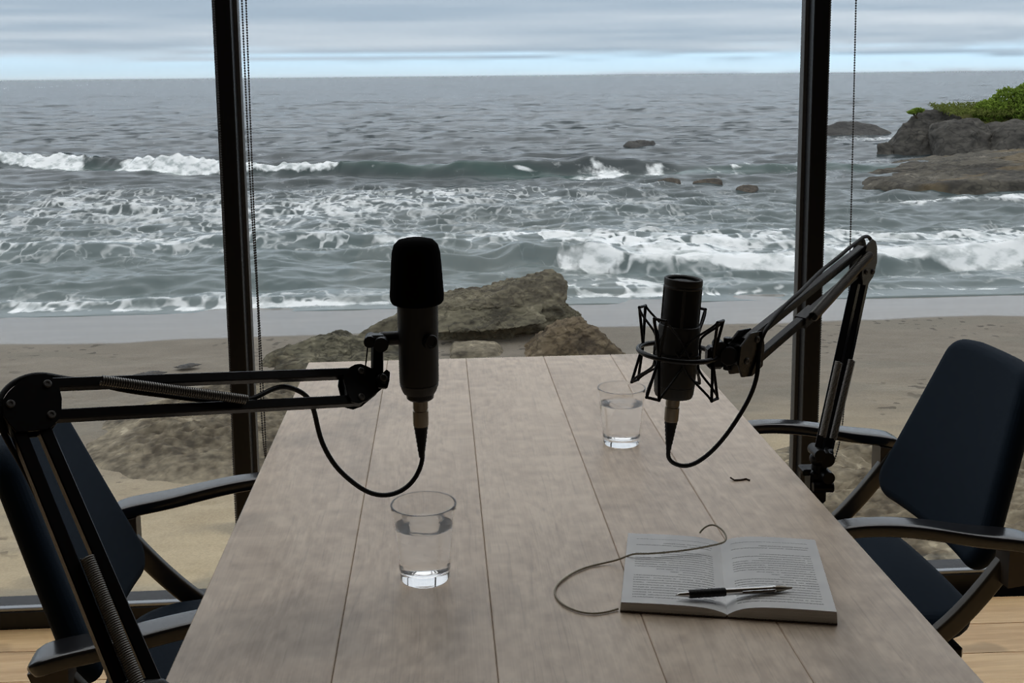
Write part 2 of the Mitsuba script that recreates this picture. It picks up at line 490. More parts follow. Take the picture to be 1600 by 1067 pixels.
def beach_height(x, y):
    N = lambda a, b, s: meshkit.noise(np.stack([a, b, 0 * a + s * 2.9], -1)) - 0.5  # noqa: E731
    h = -3.655 + np.where(y < 24.2, (24.2 - y) * 0.012, (24.2 - y) * 0.09)
    dry = np.clip((20.8 - y) / 2.0, 0, 1)
    h = h + dry * (0.10 * N(x * 0.35, y * 0.5, 1) + 0.045 * N(x * 1.1, y * 1.7, 2) + 0.030 * N(x * 3.1, y * 4.2, 3) + 0.018 * N(x * 8, y * 9, 4))
    prints = np.clip(N(x * 2.2 + 4, y * 3.4, 6) - 0.22, 0, 1)
    h = h - dry * 0.22 * prints
    return h + (1 - dry) * 0.012 * N(x * 0.7, y * 0.9, 5)


def sand_color(p, n, uv):
    x, y = p.x, p.y
    edge = 21.0 + 0.55 * (fb(x * 0.45, 2.0, 0.0, octaves=3) - 0.5) + 0.02 * x
    wet = sst(edge - 0.10, edge + 0.18, y)
    damp = sst(10.0, 17.5, y + 6.0 * (fb(x * 0.22, y * 0.4, 3.0, octaves=4) - 0.5))
    dry = mix((0.305, 0.245, 0.152), (0.395, 0.328, 0.215), fb(x * 2.2, y * 3.6, 1.0, octaves=4))
    c = mix(dry, mix((0.122, 0.106, 0.084), (0.160, 0.142, 0.115), fb(x * 1.7, y * 3.0, 5.0, octaves=3)), damp)
    grey = sst(0.54, 0.70, fb(x * 0.55 + 7, y * 1.3, 9.0, octaves=4))
    c = mix(c, (0.125, 0.115, 0.092), 0.6 * grey)
    speck = sst(0.80, 0.88, nz(x * 7, y * 11, 2.0)) * sst(0.45, 0.62, fb(x * 0.6, y * 0.8, 6.0, octaves=2))
    c = c * (1 - 0.55 * speck)
    c = c * (0.90 + 0.2 * nz(x * 60, y * 60, 1.0))
    film = mix((0.095, 0.086, 0.072), (0.125, 0.113, 0.095), fb(x * 0.6 + 3, y * 2.4, 2.0, octaves=4))
    return mix(c, film, wet)


def sand_rough(p, n, uv):
    edge = 21.0 + 0.55 * (fb(p.x * 0.45, 2.0, 0.0, octaves=3) - 0.5) + 0.02 * p.x
    wet = sst(edge - 0.10, edge + 0.18, p.y)
    return 0.85 - 0.77 * wet


plain("sand", proc(sand_color), proc(sand_rough), 0.6)
yy = np.concatenate([np.linspace(2.75, 8, 40), np.linspace(8.05, 21, 620), np.linspace(21.1, 34, 60)])
xx = np.concatenate([np.linspace(-90, -16.5, 30), np.linspace(-16, 22, 760), np.linspace(22.5, 90, 30)])
gx, gy = np.meshgrid(xx, yy)
put(thing("beach_sand", "brown and grey sand of the beach below the window", "sand", kind="structure"), grid(gx, gy, beach_height(gx, gy)), "sand", True)


# ------------------------------------------------------------------ rocks
def rock_color(dark, mid, pale, scale=1.0, weed=0.0, vein_depth=0.6):
    def fn(p, n, uv):
        q = p * scale
        a = fb(q.x * 1.1, q.y * 1.1, q.z * 1.6, octaves=4)
        b = fb(q.x * 5.5 + 3, q.y * 5.5, q.z * 7.0, octaves=3)
        c = mix(dark, mid, sst(0.30, 0.62, 0.55 * a + 0.45 * b))
        c = mix(c, pale, sst(0.60, 0.76, 0.4 * a + 0.6 * b) * 0.75)
        vein = 1 - dr.abs(2 * fb(q.x * 2.6 + 8, q.y * 2.6, q.z * 3.4, octaves=3) - 1) * 9
        c = mix(c, mi.Color3f(dark) * 0.45, dr.clip(vein, 0, 1) * vein_depth)
        if weed:
            c = mix(c, (0.17, 0.115, 0.045), weed * sst(0.54, 0.66, fb(q.x * 0.7 + 5, q.y * 0.9, 3.0, octaves=4)))
        return c
    return proc(fn)


plain("rock_tan", rock_color((0.036, 0.033, 0.023), (0.118, 0.107, 0.072), (0.235, 0.212, 0.150), 1.6), 0.85, 0.3)
plain("rock_brown", rock_color((0.045, 0.033, 0.021), (0.125, 0.096, 0.060), (0.22, 0.18, 0.12), 1.5), 0.85, 0.3)
plain("rock_grey", rock_color((0.030, 0.028, 0.025), (0.070, 0.065, 0.056), (0.125, 0.116, 0.098), 0.5), 0.75, 0.35)
plain("rock_dark", rock_color((0.026, 0.026, 0.026), (0.050, 0.049, 0.046), (0.085, 0.08, 0.07), 0.6), 0.6, 0.4)
plain("rock_weed", rock_color((0.035, 0.032, 0.027), (0.082, 0.074, 0.058), (0.20, 0.18, 0.145), 0.6, weed=0.3), 0.8, 0.3)
plain("shelf_stone", rock_color((0.048, 0.042, 0.032), (0.185, 0.160, 0.115), (0.40, 0.355, 0.265), 1.8, vein_depth=0.3), 0.85, 0.3)
plain("rock_wet", rock_color((0.040, 0.032, 0.024), (0.075, 0.058, 0.040), (0.11, 0.09, 0.065), 2.0), 0.45, 0.5)


def rounded_hull(pts, edge, soft=14.0):
    """The convex hull of pts with rounded edges, as an even mesh: a ball's points moved out to the hull's planes."""
    from scipy.spatial import ConvexHull
    h = ConvexHull(np.asarray(pts, float))
    c = np.asarray(pts, float)[h.vertices].mean(0)
    reach = np.linalg.norm(np.asarray(pts, float) - c, axis=1).max()
    sub = int(np.clip(round(math.log2(reach * 0.9 / edge)), 3, 6))
    b = trimesh.creation.icosphere(subdivisions=sub)
    off = -(h.equations[:, :3] @ c + h.equations[:, 3])
    k = np.clip(b.vertices @ h.equations[:, :3].T / off, 1e-9, None)
    b.vertices = c + b.vertices / ((k ** soft).sum(1) ** (1 / soft))[:, None]
    return b


def rock(hulls, edge, rough, freq, seed, ridge=0.6):
    """A rock: rounded hulls pressed together, their surfaces displaced along the normals by layered noise."""
    out = []
    for i, pts in enumerate(hulls):
        t = rounded_hull(pts, edge)
        for f, a in ((freq, rough), (freq * 2.3, rough * 0.55), (freq * 5.1, rough * 0.36), (freq * 10.5, rough * 0.2)):
            n = t.vertex_normals
            q = t.vertices * f
            s = meshkit.fbm(q, 3, seed)
            r = 1 - np.abs(2 * meshkit.fbm(q + 31.7, 3, seed + 5) - 1) * 2
            t.vertices = t.vertices + n * ((1 - ridge) * (s - 0.5) * 2 + ridge * (0.5 - r))[:, None] * a
        out.append(t)
    return join(*out)


G = -3.72
put(thing("boulder", "largest tan rock on the sand behind the table end, with a raised blunt right end", "rock"), rock([
    [(-1.0, 20.3, G), (-1.1, 22.3, G), (-0.9, 21.0, -3.22), (0.1, 20.6, -2.93), (0.15, 21.6, -2.80), (1.3, 20.5, -2.90), (1.3, 21.7, -2.72), (1.5, 20.3, G), (1.5, 22.4, G)],
    [(0.7, 20.6, -2.90), (0.8, 21.8, -2.78), (1.6, 21.0, -2.55), (1.7, 21.8, -2.55), (2.2, 21.0, -2.46), (2.25, 21.7, -2.43), (2.48, 21.2, -2.50), (2.45, 21.1, -2.72), (2.35, 20.7, -2.9), (2.4, 20.6, -3.3), (1.4, 20.3, -3.3), (0.8, 20.5, G), (2.5, 20.8, G), (2.6, 22.2, G), (0.8, 22.3, G)],
    [(2.0, 20.7, -3.1), (2.45, 20.9, -3.0), (2.85, 21.3, -3.45), (2.9, 21.2, G), (2.0, 20.6, G), (2.7, 22.0, G)],
    [(-0.2, 19.8, -3.35), (1.3, 19.85, -3.30), (2.0, 20.1, -3.25), (-0.3, 20.5, -3.0), (1.9, 20.6, -2.95), (0, 20.6, -3.4), (1.9, 20.6, -3.4)],
], 0.035, 0.13, 1.7, 3), "rock_tan", 40)
put(thing("boulder", "rounded brown rock at the table's far edge, in front of the large tan rock", "rock"), rock([
    [(1.25, 18.6, G), (1.55, 18.7, -3.35), (2.0, 18.9, -3.02), (2.35, 19.0, -2.92), (2.75, 19.0, -3.05), (3.1, 18.9, -3.35), (3.35, 18.7, G), (1.4, 19.9, G), (2.2, 19.8, -3.0), (3.2, 19.8, G), (2.4, 18.2, G)],
], 0.032, 0.11, 2.3, 14), "rock_brown", 40)
put(thing("boulder", "flat grey slab of rock lying at the foot of the large tan rock", "rock"), rock([
    [(0.05, 18.7, G), (1.1, 18.7, G), (0.15, 18.9, -3.47), (0.95, 18.9, -3.45), (0.0, 19.7, G), (0.2, 19.6, -3.42), (1.0, 19.6, -3.44), (1.25, 19.6, G)],
], 0.04, 0.03, 2.2, 24), "shelf_stone", 40)
put(thing("boulder", "small brown rock at the left end of the large tan rock, beside the black microphone", "rock"), rock([
    [(-1.75, 20.2, G), (-1.55, 20.4, -3.38), (-1.1, 20.5, -3.22), (-0.75, 20.5, -3.12), (-0.6, 20.2, G), (-1.7, 21.0, G), (-0.8, 21.0, -3.15), (-0.7, 21.2, G)],
], 0.04, 0.05, 2.4, 34), "rock_tan", 40)
put(thing("rock_ledge", "long low ridge of brown rock left of the table's far end", "rock"), rock([
    [(-3.3, 18.3, G), (-3.1, 18.9, -3.42), (-2.5, 19.0, -3.22), (-1.7, 19.1, -3.16), (-1.0, 19.0, -3.24), (-0.4, 18.9, -3.40), (-0.2, 18.5, G), (-3.2, 20.1, G), (-1.8, 20.0, -3.28), (-0.6, 20.2, G)],
    [(-3.0, 17.2, G), (-2.7, 17.7, -3.44), (-1.2, 17.8, -3.36), (-0.6, 17.4, G), (-2.9, 19.0, -3.42), (-0.6, 19.0, -3.4), (-3.0, 19.2, G), (-0.5, 19.2, G)],
], 0.038, 0.11, 2.0, 44), "rock_tan", 40)


def shelf(cx, cy, rx, ry, top, freq, seed, sharp=0.05):
    """A low rock shelf with an irregular outline that sinks into the sand."""
    x, y = np.meshgrid(np.linspace(-1.15, 1.15, 260), np.linspace(-1.15, 1.15, 220))
    X, Y = cx + x * rx, cy + y * ry
    q = np.stack([X * freq, Y * freq, 0 * X], -1)
    r = np.hypot(x, y) + 0.5 * (meshkit.fbm(np.stack([X * 0.5, Y * 0.6, 0 * X], -1), 4, seed) - 0.5)
    body = np.clip((1.0 - r) / 0.35, -0.6, 1)
    strata = 1 - np.abs(2 * meshkit.fbm(q * [0.6, 1.5, 1], 4, seed + 3) - 1) * 2
    z = beach_height(X, Y) * 0 + (-3.655 + (24.2 - Y) * 0.012) + top * body + sharp * body.clip(0, 1) * (strata - 0.4) + 0.07 * body.clip(0, 1) * (meshkit.fbm(q * 2.9, 4, seed + 7) - 0.5)
    return grid(X, Y, np.where(body <= -0.55, z - 0.3, z))


put(thing("rock_shelf", "rough grey rock shelf half buried in sand, left of the table below the boom arm", "rock"),
    shelf(-2.75, 15.6, 1.9, 2.3, 0.13, 2.1, 51, 0.17), "shelf_stone", True)
put(thing("rock_shelf", "mottled rock shelf in the sand, seen below the right chair's far armrest", "rock"),
    shelf(6.0, 11.6, 3.2, 2.1, 0.12, 2.2, 61, 0.18), "shelf_stone", True)
for k, (x, y, w, lab) in enumerate(((-4.93, 18.1, 0.42, "flat dark rock on the sand above the left boom arm, left of its pale neighbour"), (-4.40, 18.55, 0.34, "flat dark rock on the sand above the left boom arm, right hand one of two"))):
    put(thing("flat_rock", lab, "rock"), rock([[(x - w, y - 0.14, G + 0.2), (x - w * 0.5, y, -3.50), (x + w * 0.4, y + 0.05, -3.47), (x + w, y + 0.1, G + 0.2), (x, y - 0.22, G + 0.2), (x, y + 0.3, G + 0.2)]], 0.03, 0.03, 4, 70 + k), "rock_dark", 40)
put(thing("flat_rock", "dark pointed stone in the sand just above the window's left bottom rail", "rock"),
    rock([[(-4.2, 10.75, -3.55), (-3.95, 10.8, -3.43), (-3.7, 10.9, -3.42), (-3.5, 10.95, -3.55), (-3.8, 10.55, -3.55), (-3.8, 11.2, -3.55)]], 0.02, 0.02, 5, 78), "rock_dark", 40)
put(thing("pebble", "pale stone in the sand below the right chair's near armrest", "stone"),
    rock([[(5.05, 10.75, -3.5), (5.12, 10.8, -3.40), (5.28, 10.82, -3.40), (5.36, 10.8, -3.5), (5.2, 10.65, -3.5), (5.2, 10.95, -3.5)]], 0.02, 0.01, 6, 88), "page_edge", 40)
put(thing("pebble", "pale stone in the sand left of the left chair's far armrest", "stone"),
    rock([[(-3.5, 12.45, -3.56), (-3.44, 12.5, -3.46), (-3.34, 12.5, -3.46), (-3.28, 12.5, -3.56), (-3.4, 12.4, -3.56), (-3.4, 12.6, -3.56)]], 0.02, 0.01, 6, 98), "page_edge", 40)

# rocks standing in the water
B = SEA - 0.6
for pts, lab in (
    ([(10.45, 49.2), 1.40, 0.26, 0.40], "low brown rock awash in the sea, leftmost of the row of three"),
    ([(12.25, 49.2), 1.75, 0.20, 0.34], "rounded brown rock awash in the sea, middle of the row of three"),
    ([(13.35, 46.6), 1.25, 0.16, 0.28], "brown rock awash in the sea, rightmost of the row of three and nearest the shore"),
):
    (x, y), w, lo_, hi_ = pts
    put(thing("sea_rock", lab, "rock"), rock([[(x - w / 2, y, B), (x - w * 0.42, y, SEA + lo_), (x + w * 0.1, y, SEA + hi_), (x + w * 0.4, y, SEA + hi_ * 0.7), (x + w / 2, y, B), (x, y - 0.6, B), (x, y + 0.9, B)]], 0.06, 0.05, 2.0, int(x * 7)), "rock_wet", 40)
put(thing("sea_rock", "flat brown rock in the water left of the low headland ledge, beside the right mullion", "rock"),
    rock([[(20.2, 54, B), (20.9, 54.5, SEA + 0.22), (21.9, 54.5, SEA + 0.34), (22.8, 54.5, SEA + 0.15), (23.2, 54, B), (21.5, 53, B), (21.5, 56.5, B)]], 0.12, 0.07, 1.2, 91), "rock_wet", 40)
put(thing("sea_rock", "dark reef breaking the surface beyond the breaking wave", "rock"),
    rock([[(12.3, 75, B), (12.9, 75.5, SEA + 0.45), (14.2, 76, SEA + 0.62), (15.2, 76, SEA + 0.40), (15.6, 75.5, B), (14, 74, B), (14, 78, B)]], 0.15, 0.16, 1.0, 92), "rock_dark", 40)
put(thing("sea_rock", "long dark whaleback rock far out in the water beside the right mullion", "rock"),
    rock([[(30.6, 88, B), (31.5, 89, SEA + 0.55), (33.6, 89.5, SEA + 1.15), (35.4, 89.5, SEA + 0.95), (37.2, 89, SEA + 0.45), (38.6, 88.5, B), (34.5, 86.5, B), (34.5, 92.5, B)]], 0.2, 0.12, 0.7, 93), "rock_dark", 40)
put(thing("headland_boulder", "tall sloping grey boulder at the seaward tip of the headland", "rock"), rock([
    [(27.6, 66, B), (28.4, 66.5, -2.3), (29.2, 67, -1.45), (30.2, 67.5, -1.0), (31.4, 67.5, -0.95), (33, 67, -1.3), (34, 66, B), (28, 69, B), (33, 72, B), (32, 70, -1.2), (30, 64.2, B)],
    [(26.9, 66, B), (27.2, 66.3, -2.9), (27.9, 66.6, -2.75), (28.6, 66, B), (27.6, 64.8, B), (28, 68, B)]], 0.16, 0.32, 0.5, 101), "rock_grey", 35)
put(thing("headland_boulder", "creased grey boulder in the middle of the headland below the grass", "rock"), rock([
    [(28.9, 62.5, B), (29.4, 62.8, -2.4), (30.3, 63.2, -1.55), (31.4, 63.6, -1.35), (32.6, 63.8, -1.55), (33.6, 63.5, -2.3), (33.8, 62.8, B), (30, 61.3, B), (32, 61.2, B), (30, 66, -1.6), (33, 66, -1.5), (31, 67, B)]], 0.16, 0.36, 0.5, 111), "rock_grey", 35)
put(thing("headland_boulder", "broad rounded grey boulder of the headland at the photo's right edge below the bush", "rock"), rock([
    [(31.9, 61.2, B), (32.4, 61.6, -2.6), (33.3, 62, -1.95), (34.6, 62.4, -1.75), (36.4, 62.4, -1.85), (38.5, 62, -2.4), (39.5, 61, B), (33, 60, B), (38, 59.6, B), (33, 66, -1.7), (39, 66, -1.6), (36, 67, B)]], 0.16, 0.34, 0.5, 121), "rock_grey", 35)
put(thing("headland_ledge", "low rock ledge with ochre seaweed in front of the headland boulders", "rock"), rock([
    [(17.6, 47.5, B), (18.6, 47, -3.42), (19.5, 44.4, -3.30), (20.0, 43.6, B), (24, 42.4, B), (24.2, 43.1, -2.98), (30, 41.8, B), (30, 42.6, -2.9), (22, 50, -3.25), (28, 52, -2.85), (24, 58, -3.35), (30, 60, -2.9), (33, 58, -2.6), (19, 51, B), (24, 59.5, B), (33, 62, B)]], 0.2, 0.22, 0.5, 131), "rock_weed", 35)


def earth_color(p, n, uv):
    return mix((0.075, 0.085, 0.025), (0.17, 0.165, 0.055), fb(p.x * 1.6, p.y * 1.6, p.z * 1.6, octaves=3))


plain("grass_earth", proc(earth_color), 0.9, 0.2)
gb = thing("grass_bank", "grassy bank on top of the headland between the boulders and the bush", "grass", kind="stuff")
part(gb, "mound", rock([[(30.8, 68, B), (31.6, 68.5, -1.05), (33, 69, -0.95), (35, 69, -1.0), (38, 69, -0.9), (44, 70, -0.4), (46, 66, B), (34, 65.5, -1.9), (40, 65, -1.9), (33, 78, B), (45, 80, B), (40, 74, -0.4)]], 0.3, 0.15, 0.7, 141), "grass_earth", 40)
rng = np.random.default_rng(5)


def leaves(centres, size, rng, aspect=0.45):
    """Small pointed leaf blades at the given centres, one mesh."""
    n = len(centres)
    d = rng.normal(size=(n, 3)) + [0, 0, 0.5]
    d /= np.linalg.norm(d, axis=1, keepdims=True)
    s = np.cross(d, rng.normal(size=(n, 3)))
    s /= np.linalg.norm(s, axis=1, keepdims=True)
    L = size * rng.uniform(0.6, 1.3, (n, 1))
    v = np.stack([centres - d * L / 2, centres + s * L * aspect / 2, centres + d * L / 2, centres - s * L * aspect / 2], 1).reshape(-1, 3)
    k = np.arange(n)[:, None] * 4
    return trimesh.Trimesh(v, np.vstack([k + [0, 1, 2], k + [0, 2, 3]]), process=False)


def leaf_color(p, n, uv):
    return mix((0.06, 0.12, 0.018), (0.30, 0.40, 0.07), fb(p.x * 1.8, p.y * 1.8, p.z * 1.8, octaves=3) * 0.7 + 0.3 * cell(p.x * 9, p.y * 9, p.z * 9))


scene["leaf"] = {"type": "principledthin", "base_color": proc(leaf_color), "roughness": 0.55, "diff_trans": 0.7}
scene["blade"] = {"type": "principledthin", "base_color": rgb(0.16, 0.19, 0.05), "roughness": 0.6, "diff_trans": 0.5}
plain("bark", (0.06, 0.045, 0.03), 0.9)
n = 2600
bx, by = rng.uniform(31.5, 37.5, n), rng.uniform(65.8, 69, n)
part(gb, "grass_blade", leaves(np.stack([bx, by, -1.35 + 0.30 * (by - 65.8) / 3.2 * 1.6 - 0.0 * bx + rng.uniform(0, 0.3, n)], 1), 0.32, rng, 0.2), "blade", kind="stuff")


def bush(name, label, lobes, n, stem):
    t = thing(name, label, "bush")
    pts = []
    for (c, r) in lobes:
        k = int(n * r[0] * r[2])
        d = rng.normal(size=(k, 3))
        d /= np.linalg.norm(d, axis=1, keepdims=True)
        pts.append(np.asarray(c) + d * np.asarray(r) * (rng.uniform(0.55, 1, (k, 1)) ** 0.5) * (0.8 + 0.45 * meshkit.noise(d * 2.2 + np.asarray(c))[:, None]))
    part(t, "foliage", leaves(np.vstack(pts), 0.24, rng, 0.55), "leaf", kind="stuff")
    part(t, "stem", join(*[tube([np.asarray(stem) + [i * 0.15, 0, -0.3], np.asarray(c)], 0.05, 6) for i, (c, r) in enumerate(lobes)]), "bark")


bush("green_bush", "bright green bush crowning the headland at the photo's right edge", [((34.6, 67, -1.15), (1.0, 1.0, 0.75)), ((36.2, 67.4, -0.7), (1.3, 1.2, 1.0)), ((38.0, 67.6, -0.4), (1.5, 1.3, 1.2)), ((40.0, 67.6, -0.2), (1.6, 1.4, 1.3)), ((37.0, 66.2, -1.3), (1.6, 0.9, 0.65))], 1500, (37, 67.3, -1.7))
bush("small_shrub", "tiny green shrub on top of the tall sloping boulder", [((29.95, 67.0, -1.00), (0.36, 0.25, 0.10)), ((29.5, 66.9, -1.12), (0.26, 0.2, 0.08))], 5000, (29.8, 67.0, -1.2))

# ------------------------------------------------------------------ the room
WY = 2.65                                     # inner face of the glazing
X0, X1, Y0, ZC = -3.0, 3.6, -3.4, 3.2
RY = 1.45                                     # the ceiling ends here and turns into roof glazing
fl = thing("floor", "pale oak board floor by the window", kind="structure")
put(fl + "__subfloor", box(((X0 + X1) / 2, (Y0 + 2.6) / 2, -0.06), (X1 - X0, 2.6 - Y0, 0.08), 0.001), "dark_bark")
rng = np.random.default_rng(11)
for row in range(44):
    ya, yb = 2.645 - 0.1365 * row, 2.645 - 0.1365 * (row + 1)
    cuts = [X0] + sorted(rng.uniform(-2.2, 2.8, 2).tolist()) + [X1]
    if row < 4:
        cuts = [X0, 0.15 + 0.12 * row, X1]
    for a, b in zip(cuts, cuts[1:]):
        g = 0.0011
        f = lambda x, y: (x, min(y - 0.027 * x, 2.66))  # noqa: E731
        part(fl, "board", quadbox([f(a + g, yb + g), f(b - g, yb + g), f(b - g, ya - g), f(a + g, ya - g)], -0.022, 0.0, 0.0015), "floor_wood")
put(thing("wall_left", "plain side wall", kind="structure"), box((X0 - 0.06, (Y0 + WY) / 2, ZC / 2), (0.12, WY - Y0 + 0.3, ZC + 0.2), 0.002), "wall_paint")
put(thing("wall_right", "plain side wall", kind="structure"), box((X1 + 0.06, (Y0 + WY) / 2, ZC / 2), (0.12, WY - Y0 + 0.3, ZC + 0.2), 0.002), "wall_paint")
put(thing("wall_back", "plain back wall", kind="structure"), box(((X0 + X1) / 2, Y0 - 0.06, ZC / 2), (X1 - X0 + 0.24, 0.12, ZC + 0.2), 0.002), "wall_paint")
put(thing("ceiling", "plain ceiling", kind="structure"), box(((X0 + X1) / 2, (Y0 + RY) / 2 - 0.08, ZC + 0.16), (X1 - X0 + 0.24, RY - Y0 + 0.16, 0.12), 0.002), "ceiling_paint")
w2 = thing("window_2", "glazed roof strip above the window wall", kind="structure")
put(w2 + "__edge_rail", join(box(((X0 + X1) / 2, RY + 0.03, ZC + 0.15), (X1 - X0, 0.06, 0.12), 0.003), box(((X0 + X1) / 2, WY + 0.06, ZC + 0.15), (X1 - X0, 0.06, 0.12), 0.003)), "window_black")
RX = [X0, -1.62, -0.5025, 0.9365, 2.2, X1]
for x in RX:
    part(w2, "glazing_bar", box((x, (RY + WY) / 2 + 0.04, ZC + 0.15), (0.05, WY - RY, 0.10), 0.003), "window_black")
for xa, xb in zip(RX, RX[1:]):
    part(w2, "pane", trimesh.Trimesh([[xa + 0.025, RY + 0.06, ZC + 0.17], [xb - 0.025, RY + 0.06, ZC + 0.17], [xb - 0.025, WY + 0.03, ZC + 0.17], [xa + 0.025, WY + 0.03, ZC + 0.17]], [[0, 1, 2], [0, 2, 3]], process=False), "pane")

w1 = thing("window_1", "floor to ceiling window in a black frame facing the sea", kind="structure")
put(w1 + "__bottom_rail", join(box(((X0 + X1) / 2, WY + 0.045, 0.010), (X1 - X0, 0.09, 0.072), 0.003), box(((X0 + X1) / 2, WY + 0.06, -0.10), (X1 - X0, 0.10, 0.2), 0.003)), "window_black")
put(w1 + "__glazing_bead", box(((X0 + X1) / 2, WY + 0.010, 0.050), (X1 - X0, 0.018, 0.009), 0.002), "rail_edge", label="lighter metal bead along the bottom rail")
put(w1 + "__outer_sill", box(((X0 + X1) / 2, WY + 0.104, 0.028), (X1 - X0, 0.024, 0.008), 0.002), "rail_edge")
put(w1 + "__top_rail", box(((X0 + X1) / 2, WY + 0.045, ZC + 0.045), (X1 - X0, 0.09, 0.11), 0.003), "window_black")
for xa, xb in ((-0.523, -0.482), (0.916, 0.957), (X0, X0 + 0.05), (X1 - 0.05, X1)):
    m = part(w1, "mullion", box(((xa + xb) / 2, WY + 0.045, ZC / 2), (xb - xa, 0.09, ZC - 0.02), 0.002), "window_black")
    part(m, "glazing_strip", join(box((xa - 0.004, WY + 0.055, ZC / 2), (0.010, 0.03, ZC - 0.04), 0.001), box((xb + 0.004, WY + 0.055, ZC / 2), (0.010, 0.03, ZC - 0.04), 0.001)), "gasket")
for xa, xb in ((X0 + 0.05, -0.523), (-0.482, 0.916), (0.957, X1 - 0.05)):
    x0, x1, y, z0, z1 = xa + 0.002, xb - 0.002, WY + 0.055, 0.04, ZC
    part(w1, "pane", trimesh.Trimesh([[x0, y, z0], [x1, y, z0], [x1, y, z1], [x0, y, z1]], [[0, 1, 2], [0, 2, 3]], process=False), "pane")


def chain(name, label, path, group=None, bead=0.0022, pitch=0.0060):
    """A beaded blind chain: balls threaded on a thin cord."""
    p = smooth_path(path, 600)
    s = np.concatenate([[0], np.cumsum(np.linalg.norm(np.diff(p, axis=0), axis=1))])
    at = np.arange(pitch / 2, s[-1], pitch)
    c = np.stack([np.interp(at, s, p[:, k]) for k in range(3)], 1)
    one = trimesh.creation.icosphere(subdivisions=1, radius=bead)
    v = (one.vertices[None] + c[:, None]).reshape(-1, 3)
    f = (one.faces[None] + (np.arange(len(c)) * len(one.vertices))[:, None, None]).reshape(-1, 3)
    t = thing(name, label, "blind chain", group)
    part(t, "cord", tube(p[::6], bead * 0.35, 5), "bead")
    part(t, "bead", trimesh.Trimesh(v, f, process=False), "bead", True, kind="stuff")


CY = WY - 0.10
chain("blind_chain", "double beaded blind chain hanging right of the left mullion", [(-0.437, CY, 2.7), (-0.437, CY, 1.5), (-0.4345, CY, 1.00), (-0.4315, CY, 0.80), (-0.4300, CY, 0.47), (-0.4285, CY + 0.004, 0.455), (-0.4270, CY, 0.47), (-0.4295, CY + 0.003, 0.80), (-0.4305, CY, 1.00), (-0.428, CY, 1.5), (-0.426, CY, 2.7)])
chain("blind_chain", "beaded blind chain hanging behind the right boom arm's elbow", [(0.979, CY, 2.7), (0.980, CY, 1.5), (0.9865, CY, 0.95), (0.9865, CY, 0.60), (0.978, CY, 0.46), (0.962, CY, 0.40)])
chain("blind_chain", "beaded blind chain running close along the left mullion's outer edge", [(-0.5125, CY + 0.07, 2.7), (-0.5128, CY + 0.07, 1.3), (-0.5150, CY + 0.07, 0.8), (-0.5190, CY + 0.07, 0.42), (-0.519, CY + 0.07, 0.25)])
chain("blind_chain", "beaded blind chain running close along the right mullion's outer edge", [(0.9440, CY + 0.07, 2.7), (0.9445, CY + 0.07, 1.4), (0.9455, CY + 0.07, 0.6), (0.944, CY + 0.07, 0.25)])

# ------------------------------------------------------------------ table
TZ = 0.74
tb = thing("conference_table", "long table of grey brown wooden planks ending at the window", "table")
TX = [-0.296, -0.122, 0.051, 0.224, 0.3745, 0.548]
for a, b in zip(TX, TX[1:]):
    part(tb, "plank", box(((a + b) / 2, 1.345, TZ - 0.014), (b - a - 0.0006, 2.05, 0.028), 0.0012), "table_wood")
part(tb, "apron", join(box((-0.20, 1.345, TZ - 0.075), (0.025, 1.80, 0.09)), box((0.45, 1.345, TZ - 0.075), (0.025, 1.80, 0.09)), box((0.125, 0.45, TZ - 0.075), (0.63, 0.025, 0.09)), box((0.125, 2.24, TZ - 0.075), (0.63, 0.025, 0.09))), "table_edge")
for sx in (-0.20, 0.45):
    for sy in (0.45, 2.24):
        part(tb, "leg", box((sx, sy, (TZ - 0.03) / 2), (0.06, 0.06, TZ - 0.03), 0.004), "table_edge")


# ------------------------------------------------------------------ chairs
def cushion(outline, r, edge, warp):
    """A padded board: the hull of balls round an outline, refined and warped."""
    one = trimesh.creation.icosphere(subdivisions=2, radius=r).vertices
    m = m3.Manifold.hull_points(np.vstack([one + p for p in outline])).refine_to_length(edge)
    t = tm(m)
    t.vertices = warp(np.array(t.vertices))
    return t


